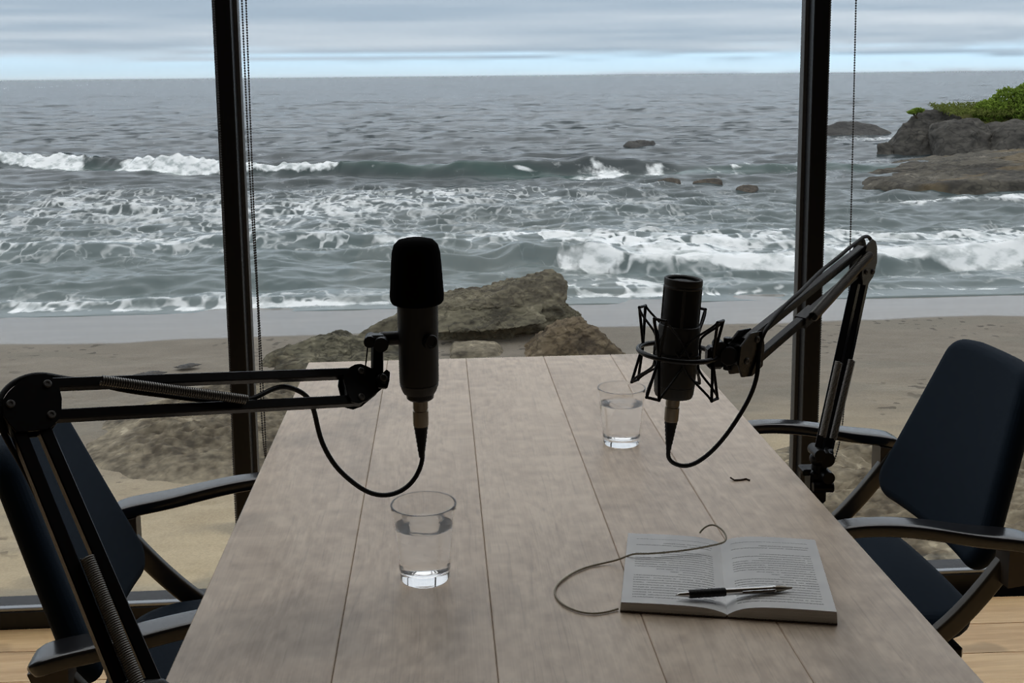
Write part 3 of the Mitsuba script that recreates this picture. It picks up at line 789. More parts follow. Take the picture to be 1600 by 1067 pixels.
def chair(label, x, y, yaw):
    t = thing("conference_chair", label, "chair")
    c, s = math.cos(yaw), math.sin(yaw)
    M = np.array([[c, -s, 0, x], [s, c, 0, y], [0, 0, 1, 0], [0, 0, 0, 1]])

    def add(name, mesh, bsdf, smooth=35, **k):
        mesh = tm(mesh).copy()
        mesh.apply_transform(M)
        return part(t, name, mesh, bsdf, smooth, **k)

    # backrest: rounded trapezoid, leaning back
    xb, zb, xt, zt, wb, wt, rr = -0.192, 0.545, -0.300, 0.868, 0.205, 0.131, 0.021
    lean = V(xt - xb, 0, zt - zb)
    H = np.linalg.norm(lean)
    poly = Polygon([(-wb, 0), (wb, 0), (wt, H), (0.06, H + 0.008), (-0.06, H + 0.008), (-wt, H)]).buffer(-0.045).buffer(0.045 - rr, quad_segs=6)
    lz = lean / H
    nrm = np.cross(V(0, 1, 0), lz)
    rim = [V(xb, 0, zb) + V(0, 1, 0) * a + lz * b - nrm * rr * 1.0 for a, b in poly.exterior.coords]

    def bend(v):
        v[:, 0] += 0.5 * (v[:, 1] ** 2)
        return v
    add("backrest", cushion(rim, rr, 0.02, bend), "navy_fabric", True)
    # seat
    sp = Polygon([(-0.215, -0.20), (0.22, -0.225), (0.22, 0.225), (-0.215, 0.20)]).buffer(-0.09).buffer(0.09 - 0.024, quad_segs=6)

    def dome(v):
        v[:, 2] += 0.010 * np.cos(np.clip(v[:, 0] * 6, -1.5, 1.5)) - 0.25 * np.clip(v[:, 1], -1, 1) ** 2 + 0.01
        return v
    add("seat", cushion([V(a, b, 0.446) for a, b in sp.exterior.coords], 0.024, 0.02, dome), "navy_fabric", True)
    for sy in (-1, 1):
        ya = 0.248 * sy
        path = smooth_path([(-0.250, ya, 0.616), (-0.235, ya, 0.624), (-0.16, ya, 0.637), (-0.06, ya, 0.655), (0.03, ya, 0.662), (0.10, ya, 0.650), (0.145, ya, 0.610), (0.155, ya, 0.560)], 40)
        k = np.linspace(0, 1, 40)
        wid = 0.060 - 0.022 * np.clip(k * 1.8, 0, 1)
        wid[:3] *= [0.55, 0.85, 0.97]
        hgt = 0.024 - 0.004 * k
        hgt[:2] *= [0.6, 0.9]
        a = np.arange(24) / 24 * 2 * PI
        ring = np.stack([np.sign(np.cos(a)) * np.abs(np.cos(a)) ** 0.42 / 2, np.sign(np.sin(a)) * np.abs(np.sin(a)) ** 0.42 / 2], 1)
        add("armrest", sweep(path, ring, up=(0.35, 0, 1), scale=np.stack([wid, hgt], 1)), "arm_pad", 50)
        # the upright that carries armrest and backrest, and its bracket below the armrest
        post = smooth_path([(-0.238, ya * 0.90, 0.605), (-0.205, ya * 0.90, 0.560), (-0.145, ya * 0.90, 0.490), (-0.085, ya * 0.88, 0.440)], 12)
        po = add("armrest_post", sweep(post, ring * [0.020, 0.032], up=(1, 0, 0.6)), "steel_tube", 50, label="metal armrest upright")
        m2 = hull([(dx, ya * 0.955 + dy, z) for dx, z in ((-0.256, 0.610), (-0.206, 0.620), (-0.238, 0.556), (-0.206, 0.552)) for dy in (-0.020, 0.020)])
        m2.apply_transform(M)
        part(po, "bracket", m2, "bracket")
        add("front_upright", tube(smooth_path([(0.155, ya, 0.565), (0.15, ya * 0.98, 0.50), (0.12, ya * 0.92, 0.43)], 10), 0.013, 10), "steel_tube")
        for sx, fx in ((0.15, 0.24), (-0.12, -0.27)):
            lg = add("leg", tube([(sx, ya * 0.86, 0.425), (fx, ya * 0.95, 0.012)], 0.012, 12), "steel_tube")
            m3_ = rod((fx, ya * 0.95, 0.0), (fx, ya * 0.95, 0.016), 0.015)
            m3_.apply_transform(M)
            part(lg, "foot", m3_, "rubber")
    add("seat_frame", join(box((0, 0, 0.413), (0.34, 0.40, 0.022), 0.004), box((-0.12, 0, 0.43), (0.03, 0.47, 0.02), 0.004)), "black_metal")


chair("dark navy chair facing right, half hidden behind the left boom arm", -0.304, 1.617, 0.085)
chair("dark navy chair facing left, at the table's right side with its backrest in full view", 0.669, 1.823, 3.171)


# ------------------------------------------------------------------ boom arms
def frame(E, d1, d2):
    u = np.asarray(d2, float) / np.linalg.norm(d2)
    n = np.cross(d1, d2)
    n /= np.linalg.norm(n)
    if n @ (EYE - E) < 0:
        n = -n
    v = np.cross(n, u)
    return lambda a, b, c=0.0: E + u * a + v * b + n * c, u, v, n


def bolt(parent, at, uv, n, r=0.0042, out=0.0095):
    c = at(*uv)
    part(parent, "bolt", lathe([(0, 0), (r, 0), (r, 0.0016), (r * 0.8, 0.0024), (r * 0.45, 0.0024), (r * 0.4, 0.0014), (0, 0.0014)], 20, n, c + n * out), "bolt_metal", 40)


# --- left arm
E_ = V(-0.41, 1.08, 1.04)
at, u, v, n = frame(E_, V(-0.285, 0.93, 0.79) - E_, V(-0.09, 1.28, 0.99) - E_)
la = thing("boom_arm", "black scissor microphone arm reaching in from the left edge of the table", "microphone arm")
ep = rounded([(-0.0276, 0.0025), (-0.0211, 0.0123), (-0.0084, 0.0248), (0.0039, 0.0302), (0.016, 0.0311), (0.0267, 0.0221), (0.0285, 0.0027), (0.026, -0.0161), (0.0182, -0.0258), (0.0105, -0.0293), (-0.0041, -0.0300), (-0.0169, -0.0300), (-0.0222, -0.0219), (-0.0272, -0.0126)], 0.004)
for k in (-1, 1):
    j = part(la, "elbow_plate", plate(ep, 0.003, at(0, 0, 0.0078 * k), u, v, 0.0006), "black_metal")
    if k > 0:
        for b in ((0.0159, 0.0190), (-0.0200, -0.0010), (0.0166, -0.0146)):
            bolt(j, at, b, n)
for a, b in (((0.012, 0.0226), (0.372, 0.0215)), ((0.014, -0.0120), (0.366, -0.0139))):
    part(la, "upper_bar", bar(at(*a), at(*b), 0.0115, 0.0112, v), "black_metal")
lo = lambda k0, k1, t: (k0[0] + (k1[0] - k0[0]) * t, k0[1] + (k1[1] - k0[1]) * t)  # noqa: E731
for a, b in (((-0.0185, -0.006), (0.0557, -0.290)), ((0.0062, -0.010), (0.0862, -0.294))):
    part(la, "lower_bar", bar(at(*a), at(*b), 0.0115, 0.0125, np.cross(n, at(*b) - at(*a))), "black_metal")
part(la, "spring", coil(at(0.0677, 0.0200, 0.012), at(0.2205, -0.0106, 0.012), 0.0046, 0.0011, 62), "spring_metal", True, label="bare coil spring")
a, b = at(0.0337, -0.1614, 0.012), at(0.0665, -0.290, 0.012)
sp = part(la, "spring", coil(a, b, 0.0058, 0.0010, 62), "spring_metal", True)
part(sp, "spring_core", rod(a, b, 0.0050), "black_plastic", 40)
hp = rounded([(0.3490, 0.0178), (0.3571, 0.0253), (0.3658, 0.0292), (0.3738, 0.0299), (0.3817, 0.0262), (0.3868, 0.0231), (0.3964, 0.0141), (0.4015, 0.0108), (0.4020, 0.0042), (0.3935, -0.0044), (0.3700, -0.0186), (0.3589, -0.0213), (0.3492, -0.0184), (0.3463, -0.0081), (0.3463, 0.01)], 0.003)
for k in (-1, 1):
    j = part(la, "head_plate", plate(hp, 0.003, at(0, 0, 0.0078 * k), u, v, 0.0006), "black_metal")
    if k > 0:
        for b in ((0.3711, 0.0199), (0.3630, -0.0138)):
            bolt(j, at, b, n)
part(la, "head_block", plate(Polygon([(0.348, -0.014), (0.352, 0.02), (0.372, 0.026), (0.392, 0.014), (0.392, 0.0), (0.366, -0.017)]), 0.012, at(0, 0, 0), u, v), "black_plastic")
wing = part(la, "wing_screw", join(rod(at(0.3936, 0.0055, -0.012), at(0.3936, 0.0055, 0.018), 0.0068, 20), plate(rounded([(0.386, -0.005), (0.398, -0.006), (0.4035, 0.004), (0.407, 0.0145), (0.4035, 0.0185), (0.394, 0.012)], 0.002), 0.005, at(0, 0, 0.013), u, v)), "black_plastic", 35)
bolt(wing, at, (0.3936, 0.0055), n, 0.0048, 0.0175)
NK = [at(0.3940, 0.0050), V(-0.079, 1.30, 1.045)]
part(la, "neck", bar(NK[0], NK[1], 0.010, 0.014, u, 0.002), "black_metal")
part(la, "tie_cord", tube([(-0.0890, 1.284, 1.046), (-0.0915, 1.281, 1.026), (-0.0945, 1.279, 1.006)], 0.0009, 6), "rubber", True)
part(la, "swivel", join(rod((-0.0870, 1.282, 1.0470), (-0.0870, 1.306, 1.0470), 0.0072, 20), rod((-0.0735, 1.278, 1.0440), (-0.0735, 1.310, 1.0440), 0.0090, 24), box((-0.0790, 1.294, 1.0480), (0.020, 0.018, 0.012), 0.003), rod((-0.075, 1.30, 1.0465), (-0.050, 1.30, 1.0475), 0.0085, 20)), "black_plastic", 35)
cl = V(-0.284, 0.925, 0)
part(la, "base_clamp", join(box(cl + [0.012, 0, TZ + 0.008], (0.05, 0.036, 0.015), 0.003), box(cl + [-0.0215, 0, TZ - 0.018], (0.014, 0.036, 0.066), 0.003), box(cl + [0.008, 0, TZ - 0.046], (0.044, 0.034, 0.010), 0.002), rod(cl + [0.016, 0, TZ - 0.085], cl + [0.016, 0, TZ - 0.029], 0.005), rod(cl + [0, 0, TZ + 0.012], cl + [0, 0, TZ + 0.05], 0.011)), "black_metal", 35)
part(la, "base_joint", hull(np.vstack([ball(at(0.0557, -0.286), 0.011, 1).vertices, ball(at(0.0862, -0.290), 0.011, 1).vertices, ball(cl + [0, 0, TZ + 0.045], 0.010, 1).vertices])), "black_plastic", 35)
E_L, at_L, n_L = E_, at, n

# --- right arm
E_ = V(0.668, 1.67, 1.078)
at, u, v, n = frame(E_, V(0.59, 1.62, 0.765) - E_, V(0.40, 1.40, 0.989) - E_)
ra = thing("boom_arm", "black scissor microphone arm clamped to the right edge of the table", "microphone arm")
ep = rounded([(-0.012, -0.020), (0.012, -0.017), (0.026, -0.002), (0.030, 0.020), (0.026, 0.044), (0.006, 0.052), (-0.016, 0.046), (-0.030, 0.026), (-0.030, 0.002), (-0.024, -0.012)], 0.004)
for k in (-1, 1):
    j = part(ra, "elbow_plate", plate(ep, 0.003, at(0, 0, 0.0088 * k), u, v, 0.0006), "black_metal")
    if k > 0:
        for b in ((0.012, -0.004), (0.014, 0.026), (-0.012, 0.036)):
            bolt(j, at, b, n, 0.0042, 0.0105)
for a, b in (((0.010, -0.0095), (0.385, -0.0155)), ((0.016, 0.0250), (0.375, 0.0240))):
    part(ra, "upper_bar", bar(at(*a), at(*b), 0.0120, 0.0120, v), "black_metal")
for a, b in (((0.020, 0.026), (0.1735, 0.291)), ((-0.012, 0.036), (0.1345, 0.303))):
    part(ra, "lower_bar", bar(at(*a), at(*b), 0.0120, 0.0130, np.cross(n, at(*b) - at(*a))), "black_metal")
a, b = at(0.2071, 0.0205, 0.013), at(0.0100, -0.0010, 0.013)
part(ra, "spring", coil(a, b, 0.0066, 0.0012, 76), "spring_metal", True)
part(ra, "spring_anchor", bar(at(0.180, 0.026, 0.0), at(0.222, 0.026, 0.0), 0.018, 0.017, v), "black_plastic")
for a, b in (((0.1129, 0.1395), (0.1720, 0.2417)), ((0.0646, 0.1590), (0.1345, 0.2674))):
    p0, p1 = at(*a, 0.010), at(*b, 0.010)
    sp = part(ra, "spring", coil(p0, p1, 0.0052, 0.0010, 54), "spring_metal", True)
    part(sp, "spring_core", rod(p0, p1, 0.0045), "black_plastic", 40)
hp = rounded([(0.352, -0.020), (0.385, -0.031), (0.413, -0.024), (0.421, 0.0), (0.412, 0.022), (0.385, 0.033), (0.356, 0.032), (0.349, 0.005)], 0.004)
for k in (-1, 1):
    j = part(ra, "head_plate", plate(hp, 0.003, at(0, 0, 0.0088 * k), u, v, 0.0006), "black_metal")
    if k > 0:
        for b in ((0.370, -0.0155), (0.368, 0.0240), (0.400, 0.003)):
            bolt(j, at, b, n, 0.0046, 0.0105)
H2 = at(0.402, 0.002)
K2 = V(0.366, 1.395, 0.992)
part(ra, "swivel", join(tube([H2, (H2 + K2) / 2 + [0, 0, 0.003], K2], 0.0085, 14), rod(K2 + [0.010, -0.016, 0.0], K2 + [0.010, 0.016, 0.0], 0.0125, 20), rod(K2 + [0.0, -0.012, 0.012], K2 + [0.0, 0.012, 0.012], 0.007, 16), box(K2 + [-0.006, 0, -0.004], (0.022, 0.022, 0.030), 0.004), rod(K2 + [0.012, 0, -0.022], K2 + [0.012, 0, 0.022], 0.006, 14), rod(K2 + [0.024, -0.010, 0.004], K2 + [0.024, 0.014, 0.004], 0.009, 16)), "black_plastic", 35)
bj = at(0.152, 0.300)
cl = V(0.575, 1.62, 0)
part(ra, "base_joint", join(hull(np.vstack([ball(at(0.1735, 0.284), 0.011, 1).vertices, ball(at(0.1345, 0.296), 0.011, 1).vertices, ball(V(0.589, 1.62, 0.757), 0.012, 1).vertices])), rod(V(0.596, 1.602, 0.762), V(0.596, 1.645, 0.762), 0.012, 20), rod(V(0.582, 1.596, 0.772), V(0.582, 1.632, 0.772), 0.009, 20), rod(V(0.596, 1.594, 0.735), V(0.596, 1.63, 0.735), 0.010, 18)), "black_plastic", 35)
part(ra, "base_clamp", join(box(V(0.580, 1.632, TZ - 0.004), (0.034, 0.028, 0.010), 0.003), box(V(0.586, 1.626, TZ - 0.026), (0.026, 0.034, 0.054), 0.004), box(V(0.554, 1.632, TZ - 0.050), (0.066, 0.030, 0.010), 0.002), rod((0.536, 1.632, TZ - 0.09), (0.536, 1.632, TZ - 0.029), 0.005), rod((0.589, 1.62, TZ - 0.034), (0.589, 1.62, TZ + 0.022), 0.012, 20), rod((0.574, 1.604, TZ - 0.022), (0.606, 1.602, TZ - 0.022), 0.008, 16)), "black_metal", 35)
at_R, n_R = at, n

# ------------------------------------------------------------------ microphones
m1 = thing("podcast_microphone", "black microphone with a foam windscreen on the left arm", "microphone")
MX, MY = -0.0295, 1.30
fo = [(0, 1.169), (0.012, 1.1690), (0.021, 1.1668), (0.0265, 1.1610), (0.0290, 1.1520), (0.0302, 1.138), (0.0318, 1.113), (0.0327, 1.100), (0.0322, 1.0935), (0.0300, 1.0900), (0.0262, 1.0885), (0, 1.0885)][::-1]
part(m1, "foam_windscreen", lathe(fo, 56, origin=(MX - 0.0005, MY, 0)), "foam", True, label="black foam windscreen")
part(m1, "body", lathe([(0, 0.978), (0.0190, 0.978), (0.0210, 0.9815), (0.0232, 0.9880), (0.0236, 0.9895), (0.0228, 0.9900), (0.0228, 0.9912), (0.0238, 0.9920), (0.0240, 1.000), (0.0247, 1.090), (0, 1.090)], 56, origin=(MX, MY, 0)), "mic_body", 30)
part(m1, "base_ring", lathe([(0, 0.9700), (0.0145, 0.9700), (0.0165, 0.9720), (0.0170, 0.9785), (0, 0.9785)], 40, origin=(MX + 0.0008, MY, 0)), "black_plastic", 30)
d = V(0.52, -0.85, 0.0)
kn = V(MX, MY, 1.0475) + d / np.linalg.norm(d) * 0.0242
part(m1, "gain_knob", lathe([(0, 0), (0.0088, 0), (0.0088, 0.006), (0.0080, 0.0072), (0.0055, 0.0072), (0.0050, 0.0064), (0, 0.0064)], 28, d, kn), "black_plastic", 30)

m2 = thing("studio_microphone", "bare condenser microphone held in a wire shock mount on the right arm", "microphone")
ax = V(0.0125, 0.0, 0.165)
ax /= np.linalg.norm(ax)
O2 = V(0.3064, 1.40, 0.9335)
part(m2, "body", lathe([(0, 0), (0.0205, 0), (0.0245, 0.0015), (0.0262, 0.006), (0.0270, 0.016), (0.0272, 0.0165), (0.0266, 0.0172), (0.0272, 0.018), (0.0276, 0.040), (0.0276, 0.094), (0.0268, 0.0985), (0.0262, 0.0990), (0, 0.0990)], 52, ax, O2), "mic_body", 30)
part(m2, "grille", lathe([(0, 0.0985), (0.0243, 0.0985), (0.0243, 0.150), (0, 0.150)], 52, ax, O2), "mic_grille", 30)
s = np.cross(V(0, 1, 0), ax)
for a in (0.22, PI / 2 + 0.22, PI + 0.22, -PI / 2 + 0.22):
    q = math.cos(a - PI / 2 - 0.35) * s + math.sin(a - PI / 2 - 0.35) * V(0, 1, 0)
    part(m2, "grille_strut", bar(O2 + ax * 0.0985 + q * 0.0240, O2 + ax * 0.151 + q * 0.0240, 0.004, 0.003, q, 0.0006), "mic_body")
part(m2, "top_ring", lathe([(0.0205, 0.1555), (0.0225, 0.149), (0.0250, 0.148), (0.0256, 0.1500), (0.0248, 0.1520), (0.0254, 0.1535), (0.0254, 0.1585), (0.0250, 0.1608), (0.0235, 0.1615), (0.0215, 0.1600), (0.0205, 0.1555)], 52, ax, O2), "mic_body", 30)
part(m2, "top_mesh", lathe([(0, 0.1585), (0.012, 0.1580), (0.0222, 0.1560), (0.0222, 0.152), (0, 0.152)], 40, ax, O2), "mic_grille", True)

sm = thing("shock_mount", "black spiky wire shock mount gripping the bare microphone", "shock mount")
f1, f2 = np.cross(V(0, 1, 0), ax), np.cross(ax, np.cross(V(0, 1, 0), ax))
C0 = O2 + ax * 0.061
pol = lambda a, r, h: C0 + (math.cos(a) * f1 + math.sin(a) * f2) * r + ax * h  # noqa: E731
part(sm, "outer_ring", tube([pol(a, 0.0515, 0.0) for a in np.linspace(0, 2 * PI, 49)[:-1]], 0.0034, 10, True), "black_plastic", True)
part(sm, "inner_ring", sweep([pol(a, 0.0287, -0.004) for a in np.linspace(0, 2 * PI, 49)[:-1]], [(-0.0012, -0.004), (0.0012, -0.004), (0.0012, 0.004), (-0.0012, 0.004)], up=ax, closed=True), "black_plastic")
for k in range(4):
    a0 = PI / 4 + k * PI / 2 + 0.10
    for h in (1, -1):
        tip, w = 0.058 if h > 0 else 0.060, 0.30
        lft, rgt = pol(a0 - 0.60, 0.0300, h * 0.001), pol(a0 + 0.60, 0.0300, h * 0.001)
        t1, t2 = pol(a0 - w * 0.5, tip, h * 0.052), pol(a0 + w * 0.5, tip, h * 0.052)
        foot = pol(a0, 0.0515, 0)
        part(sm, "wire_arm", join(tube([foot + (t1 - foot) * 0.02, t1], 0.0020, 7), tube([t1, t2], 0.0020, 7), tube([t2, foot + (t2 - foot) * 0.02], 0.0020, 7), ball(t1, 0.0023, 1), ball(t2, 0.0023, 1)), "black_metal", True)
        for t0, sgn in ((t1, -1), (t2, 1)):
            go = [t0 + (pol(a0 + sgn * 0.62, 0.0310, h * 0.020) - t0) * f for f in (0.0, 0.5)] + [pol(a0 + sgn * (0.62 + 0.13 * j), 0.0302, h * (0.020 - 0.0065 * j)) for j in range(5)]
            part(sm, "elastic_cord", tube(smooth_path(go, 24), 0.0016, 7), "rubber", True)
part(sm, "stem", tube([pol(0, 0.0515, 0), (pol(0, 0.0515, 0) + K2) / 2, K2 + [-0.004, 0, 0]], 0.0045, 10), "black_plastic", True)


# ------------------------------------------------------------------ cables
def cable(label, top, axis, path, n=160):
    """An XLR plug hanging from top along axis, and the cord that leaves it."""
    t = thing("microphone_cable", label, "cable")
    a = np.asarray(axis, float) / np.linalg.norm(axis)
    part(t, "connector", lathe([(0, 0), (0.0085, 0), (0.0092, 0.001), (0.0092, 0.0125), (0.0084, 0.0130), (0.0084, 0.0145), (0.0096, 0.0150), (0.0094, 0.0330), (0.0088, 0.0345), (0, 0.0345)], 32, a, top), "nickel", 30, label="brass toned metal plug")
    b = []
    for k in range(6):
        r = 0.0084 - 0.00072 * k
        b += [(r, k * 0.0055), (r, k * 0.0055 + 0.0042), (r - 0.0010, k * 0.0055 + 0.0044)]
    b = [(0, 0)] + b + [(0.0040, 0.033), (0.0034, 0.040), (0, 0.040)]
    part(t, "strain_relief", lathe(b, 28, a, np.asarray(top) + a * 0.0342), "rubber", 30)
    part(t, "cord", tube(smooth_path(path, n), 0.0029, 10), "rubber", True)


cable("black cable drooping from the foam covered microphone over the table", V(-0.0286, 1.30, 0.9705), V(0.0012, 0, -1), [
    (-0.0275, 1.30, 0.905), (-0.028, 1.30, 0.893), (-0.034, 1.298, 0.876), (-0.048, 1.295, 0.860), (-0.069, 1.29, 0.853), (-0.091, 1.285, 0.858), (-0.114, 1.278, 0.877), (-0.132, 1.272, 0.900), (-0.145, 1.268, 0.928), (-0.1500, 1.267, 0.948), (-0.1543, 1.264, 0.973), (-0.1611, 1.258, 0.990), (-0.1722, 1.248, 1.0015), (-0.1855, 1.232, 1.0095), (-0.2000, 1.214, 1.0092), (-0.2146, 1.199, 1.0060),
    at_L(0.195, -0.0035, -0.004), at_L(0.14, 0.006, -0.004), at_L(0.09, 0.020, -0.010), at_L(0.06, 0.0295, -0.010), at_L(0.035, 0.0335, -0.008), at_L(0.010, 0.034, 0), at_L(-0.016, 0.024, 0), at_L(-0.0300, -0.004, 0), at_L(-0.012, -0.05, -0.012), at_L(0.008, -0.11, -0.012), at_L(0.0217, -0.16, -0.012), at_L(0.040, -0.23, -0.012), at_L(0.056, -0.295, -0.012)], 260)
cable("black cable drooping from the shock mounted microphone to the right arm", O2 + ax * 0.0005, -ax, [
    O2 - ax * 0.066, O2 - ax * 0.078, (0.3025, 1.40, 0.846), (0.314, 1.40, 0.838), (0.330, 1.40, 0.837), (0.351, 1.40, 0.848), (0.374, 1.40, 0.871), (0.398, 1.40, 0.906), (0.4135, 1.40, 0.937), (0.4210, 1.402, 0.964),
    at_R(0.3688, 0.0069, 0.012), at_R(0.3574, -0.0149, 0.012), at_R(0.3388, -0.0230, 0.012), at_R(0.3201, -0.0280, 0.012), at_R(0.2828, -0.0320, 0.011), at_R(0.2446, -0.0325, 0.010), at_R(0.19, -0.0300, 0.004), at_R(0.14, -0.0280, 0), at_R(0.09, -0.0275, 0), at_R(0.055, -0.0280, 0), at_R(0.024, -0.0270, 0), at_R(-0.012, -0.0230, 0), at_R(-0.034, 0.000, 0), at_R(-0.030, 0.040, -0.004), at_R(0.005, 0.090, -0.013), at_R(0.09, 0.23, -0.014), at_R(0.135, 0.30, -0.014)], 220)


# ------------------------------------------------------------------ glasses of water
def tumbler(glass_label, water_label, x, y):
    g = thing("drinking_glass", glass_label, "glass")
    H, RB, RT, w, base = 0.0980, 0.0300, 0.0408, 0.0023, 0.0125
    out = lambda z: RB + (RT - RB) * (z / H)  # noqa: E731
    level = 0.0715
    ins = lambda z: out(z) - w  # noqa: E731
    bottom = [(0, 0.0008), (RB - 0.004, 0.0008), (RB - 0.0025, 0.0), (RB - 0.0008, 0.0006), (out(0.003), 0.003)]
    side = [(out(z), z) for z in np.linspace(0.010, H - 0.0006, 14)]
    rim = [(RT - 0.0003, H), (RT - w + 0.0003, H)]
    inner = [(ins(z), z) for z in np.linspace(H - 0.0008, level, 6)]
    m = lathe(bottom + side + rim + inner, 80, origin=(x, y, TZ))
    if (m.vertex_normals * (m.vertices - [x, y, TZ + 0.03]))[m.vertices[:, 2] < TZ + 0.06].sum() < 0:
        m.invert()
    scene[g] = ply(m, "glass", 35)
    wt = thing("drinking_water", water_label, "water")
    wall = [(0, base), (ins(base) - 0.006, base), (ins(base) - 0.002, base + 0.0008), (ins(base + 0.004), base + 0.004)] + [(ins(z), z) for z in np.linspace(0.02, level, 10)]
    m = lathe(wall, 80, origin=(x, y, TZ))
    c = V(x, y, TZ + 0.04)
    if (m.face_normals * (m.triangles_center - c)).sum() < 0:
        m.invert()
    part(wt, "body", m, "water_in_glass", 35)
    a = np.arange(80) / 80 * 2 * PI
    rr = np.concatenate([np.linspace(0, 0.93, 24), [0.965, 0.985, 1.0]])
    rad = rr * ins(level)
    men = np.where(rr > 0.93, 0.0009 * ((rr - 0.93) / 0.07) ** 2, 0)
    X, Y = x + rad[:, None] * np.cos(a), y + rad[:, None] * np.sin(a)
    rip = 0.0024 * (meshkit.fbm(np.stack([X * 55, Y * 40, 0 * X], -1), 2, 4) - 0.5) * np.clip((1 - rr) * 6, 0, 1)[:, None]
    Z = TZ + level - men[-1] + men[:, None] + rip
    v_ = np.stack([X, Y, Z], -1).reshape(-1, 3)
    i, j = np.meshgrid(np.arange(len(rr) - 1), np.arange(80), indexing="ij")
    f = np.stack([i * 80 + j, (i + 1) * 80 + j, (i + 1) * 80 + (j + 1) % 80, i * 80 + (j + 1) % 80], -1).reshape(-1, 4)
    m = trimesh.Trimesh(v_, np.vstack([f[:, [0, 1, 2]], f[:, [0, 2, 3]]]), process=True)
    m.update_faces(m.nondegenerate_faces())
    if m.face_normals[:, 2].sum() < 0:
        m.invert()
    part(wt, "surface", m, "water_top", True)


tumbler("clear glass tumbler on the table below the foam covered microphone, the nearer glass", "water filling the nearer glass below the foam covered microphone", -0.0275, 1.296)
tumbler("clear glass tumbler on the table beside the shock mounted microphone, the farther glass", "water filling the farther glass beside the shock mounted microphone", 0.300, 1.775)

# ------------------------------------------------------------------ book, pen, cord, twig
bk = thing("open_book", "open paperback lying on the table's right side", "book")
ang = math.radians(-12.2)
bw, bh = V(math.cos(ang), math.sin(ang), 0), V(-math.sin(ang), math.cos(ang), 0)
BO = V(0.3205, 1.163, TZ)                      # gutter at the near edge
PW, PH = 0.1235, 0.196
place = lambda a, b, z: BO + bw * a + bh * b + V(0, 0, 1) * z  # noqa: E731
for side, top in ((-1, 0.0130), (1, 0.0170)):
    s_ = np.linspace(0, 1, 40)
    prof = 0.0045 + (top - 0.0045) * (1 - np.exp(-s_ * 7.5)) - 0.0010 * s_ ** 3
    low = np.full(40, 0.0022)
    a_ = side * s_ * PW * (0.985 + 0.0 * s_)
    ny = 12
    b_ = np.linspace(0, PH, ny)
    skew = 0.0 if side < 0 else -0.004
    Pt = np.array([[place(a, b, z) for b in b_] for a, z in zip(a_, prof)])
    uvx = np.repeat(s_[:, None], ny, 1) if side > 0 else 1 - np.repeat(s_[:, None], ny, 1)
    uv = np.stack([uvx if side > 0 else uvx, np.repeat(b_[None] / PH, 40, 0)], -1).reshape(-1, 2)
    pg = grid(Pt[..., 0], Pt[..., 1], Pt[..., 2] + 0.0002)
    blk = np.array([[place(a, b, z) for b in (0, PH)] for a, z in zip(a_, prof)] + [[place(a, b, z) for b in (0, PH)] for a, z in zip((a_ + side * 0.0012)[::-1], low)])
    k = len(blk)
    v_ = blk.reshape(-1, 3)
    f = []
    for i in range(k):
        i2 = (i + 1) % k
        f += [[2 * i, 2 * i2, 2 * i2 + 1], [2 * i, 2 * i2 + 1, 2 * i + 1]]
    for i in range(39):
        for e in (0, 1):
            f += [[2 * i + e, 2 * (i + 1) + e, 2 * (k - 2 - i) + e], [2 * i + e, 2 * (k - 2 - i) + e, 2 * (k - 1 - i) + e]]
    pb = part(bk, "page_block", trimesh.Trimesh(v_, f, process=False), "page_edge")
    part(pb, "printed_page", pg, "printed_page", True, uv=uv)
part(bk, "cover", join(*[hull([place(a, b, z) for a in (0.0006 * q, q * (PW * 0.985 + 0.0010)) for b in (-0.0005, PH + 0.0005) for z in (0.0004, 0.0020)]) for q in (-1, 1)]), "book_cover", label="dark paper cover")

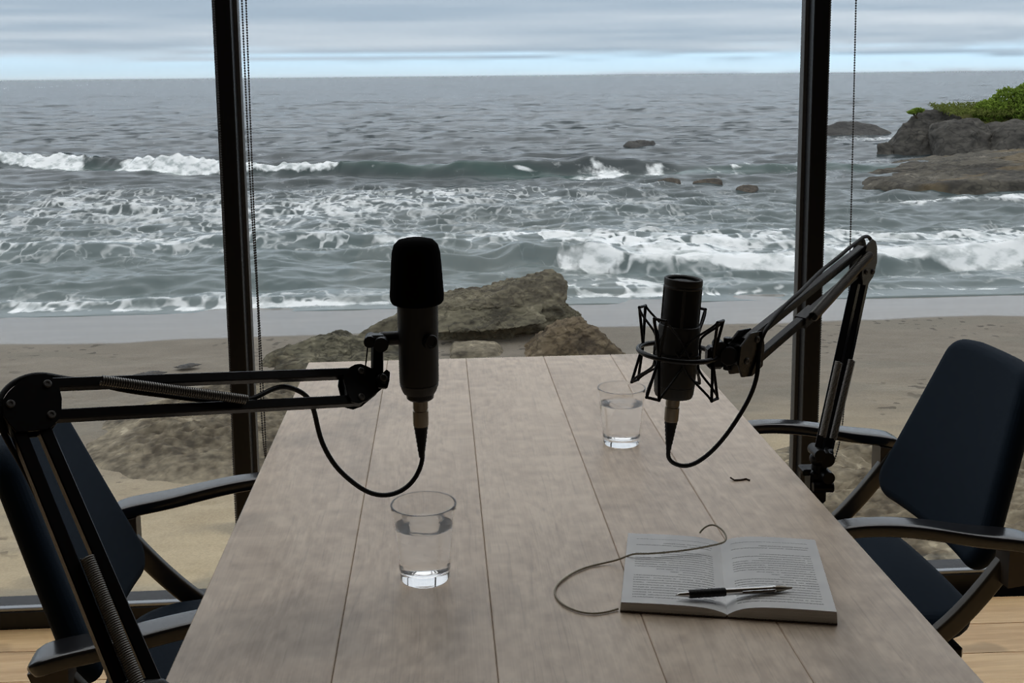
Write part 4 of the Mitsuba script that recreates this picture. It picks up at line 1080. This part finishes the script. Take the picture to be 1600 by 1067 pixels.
pen = thing("ballpoint_pen", "silver ballpoint pen with a black grip lying across the open book", "pen")
P0, P1 = V(0.2655, 1.1865, TZ + 0.0195), V(0.405, 1.1885, TZ + 0.0215)
pd = (P1 - P0) / np.linalg.norm(P1 - P0)
PL = np.linalg.norm(P1 - P0)
part(pen, "tip", lathe([(0, 0), (0.0006, 0.0), (0.0010, 0.002), (0.0022, 0.004), (0.0036, 0.016), (0, 0.016)], 20, pd, P0), "chrome", 30, label="chrome writing tip")
g = [(0, 0.0155), (0.0044, 0.0155)]
for k in range(10):
    z = 0.017 + k * 0.0042
    g += [(0.0049, z), (0.0049, z + 0.0030), (0.0045, z + 0.0034)]
part(pen, "grip", lathe(g + [(0.0046, 0.0590), (0, 0.0590)], 22, pd, P0), "rubber", 30, label="black rubber grip")
part(pen, "barrel", lathe([(0, 0.0585), (0.0042, 0.0585), (0.0042, 0.1150), (0.0046, 0.1155), (0.0046, 0.1185), (0.0040, 0.1190), (0, 0.1190)], 22, pd, P0), "chrome", 30)
part(pen, "end_cap", lathe([(0, 0.1185), (0.0041, 0.1185), (0.0036, 0.124), (0.0024, 0.131), (0.0016, 0.133), (0.0010, PL - 0.001), (0, PL)], 22, pd, P0), "nickel", 30)
sd = np.cross(pd, V(0, 0, 1))
part(pen, "clip", bar(P0 + pd * 0.078 + sd * 0.0052 + V(0, 0, 0.001), P0 + pd * 0.117 + sd * 0.0052 + V(0, 0, 0.001), 0.0024, 0.0012, sd), "chrome")

ZP = TZ + 0.0185
put(thing("bookmark_cord", "thin tan cord looping from the open book onto the table", "cord"), tube(smooth_path([
    (0.336, 1.362, ZP - 0.002), (0.344, 1.366, ZP + 0.004), (0.355, 1.368, ZP + 0.006), (0.364, 1.358, ZP + 0.004), (0.366, 1.342, ZP + 0.001), (0.360, 1.328, ZP), (0.340, 1.318, ZP), (0.319, 1.311, ZP), (0.283, 1.304, ZP), (0.248, 1.304, ZP - 0.001), (0.237, 1.306, ZP - 0.002), (0.222, 1.311, TZ + 0.009), (0.204, 1.314, TZ + 0.003), (0.174, 1.303, TZ + 0.0018),
    (0.147, 1.278, TZ + 0.0018), (0.131, 1.249, TZ + 0.0018), (0.132, 1.219, TZ + 0.0018), (0.144, 1.198, TZ + 0.0018), (0.166, 1.185, TZ + 0.0018), (0.190, 1.189, TZ + 0.0018), (0.199, 1.193, TZ + 0.0020)], 200), 0.0012, 8), "cord", True)
put(thing("twig", "short bent dark twig lying on the table near the right edge", "twig"), tube(np.array([(0.439, 1.591, TZ + 0.0035), (0.4435, 1.585, TZ + 0.0015), (0.455, 1.586, TZ + 0.0013), (0.463, 1.589, TZ + 0.0014), (0.467, 1.583, TZ + 0.0012)]), 0.0013, 7), "dark_bark", 40)
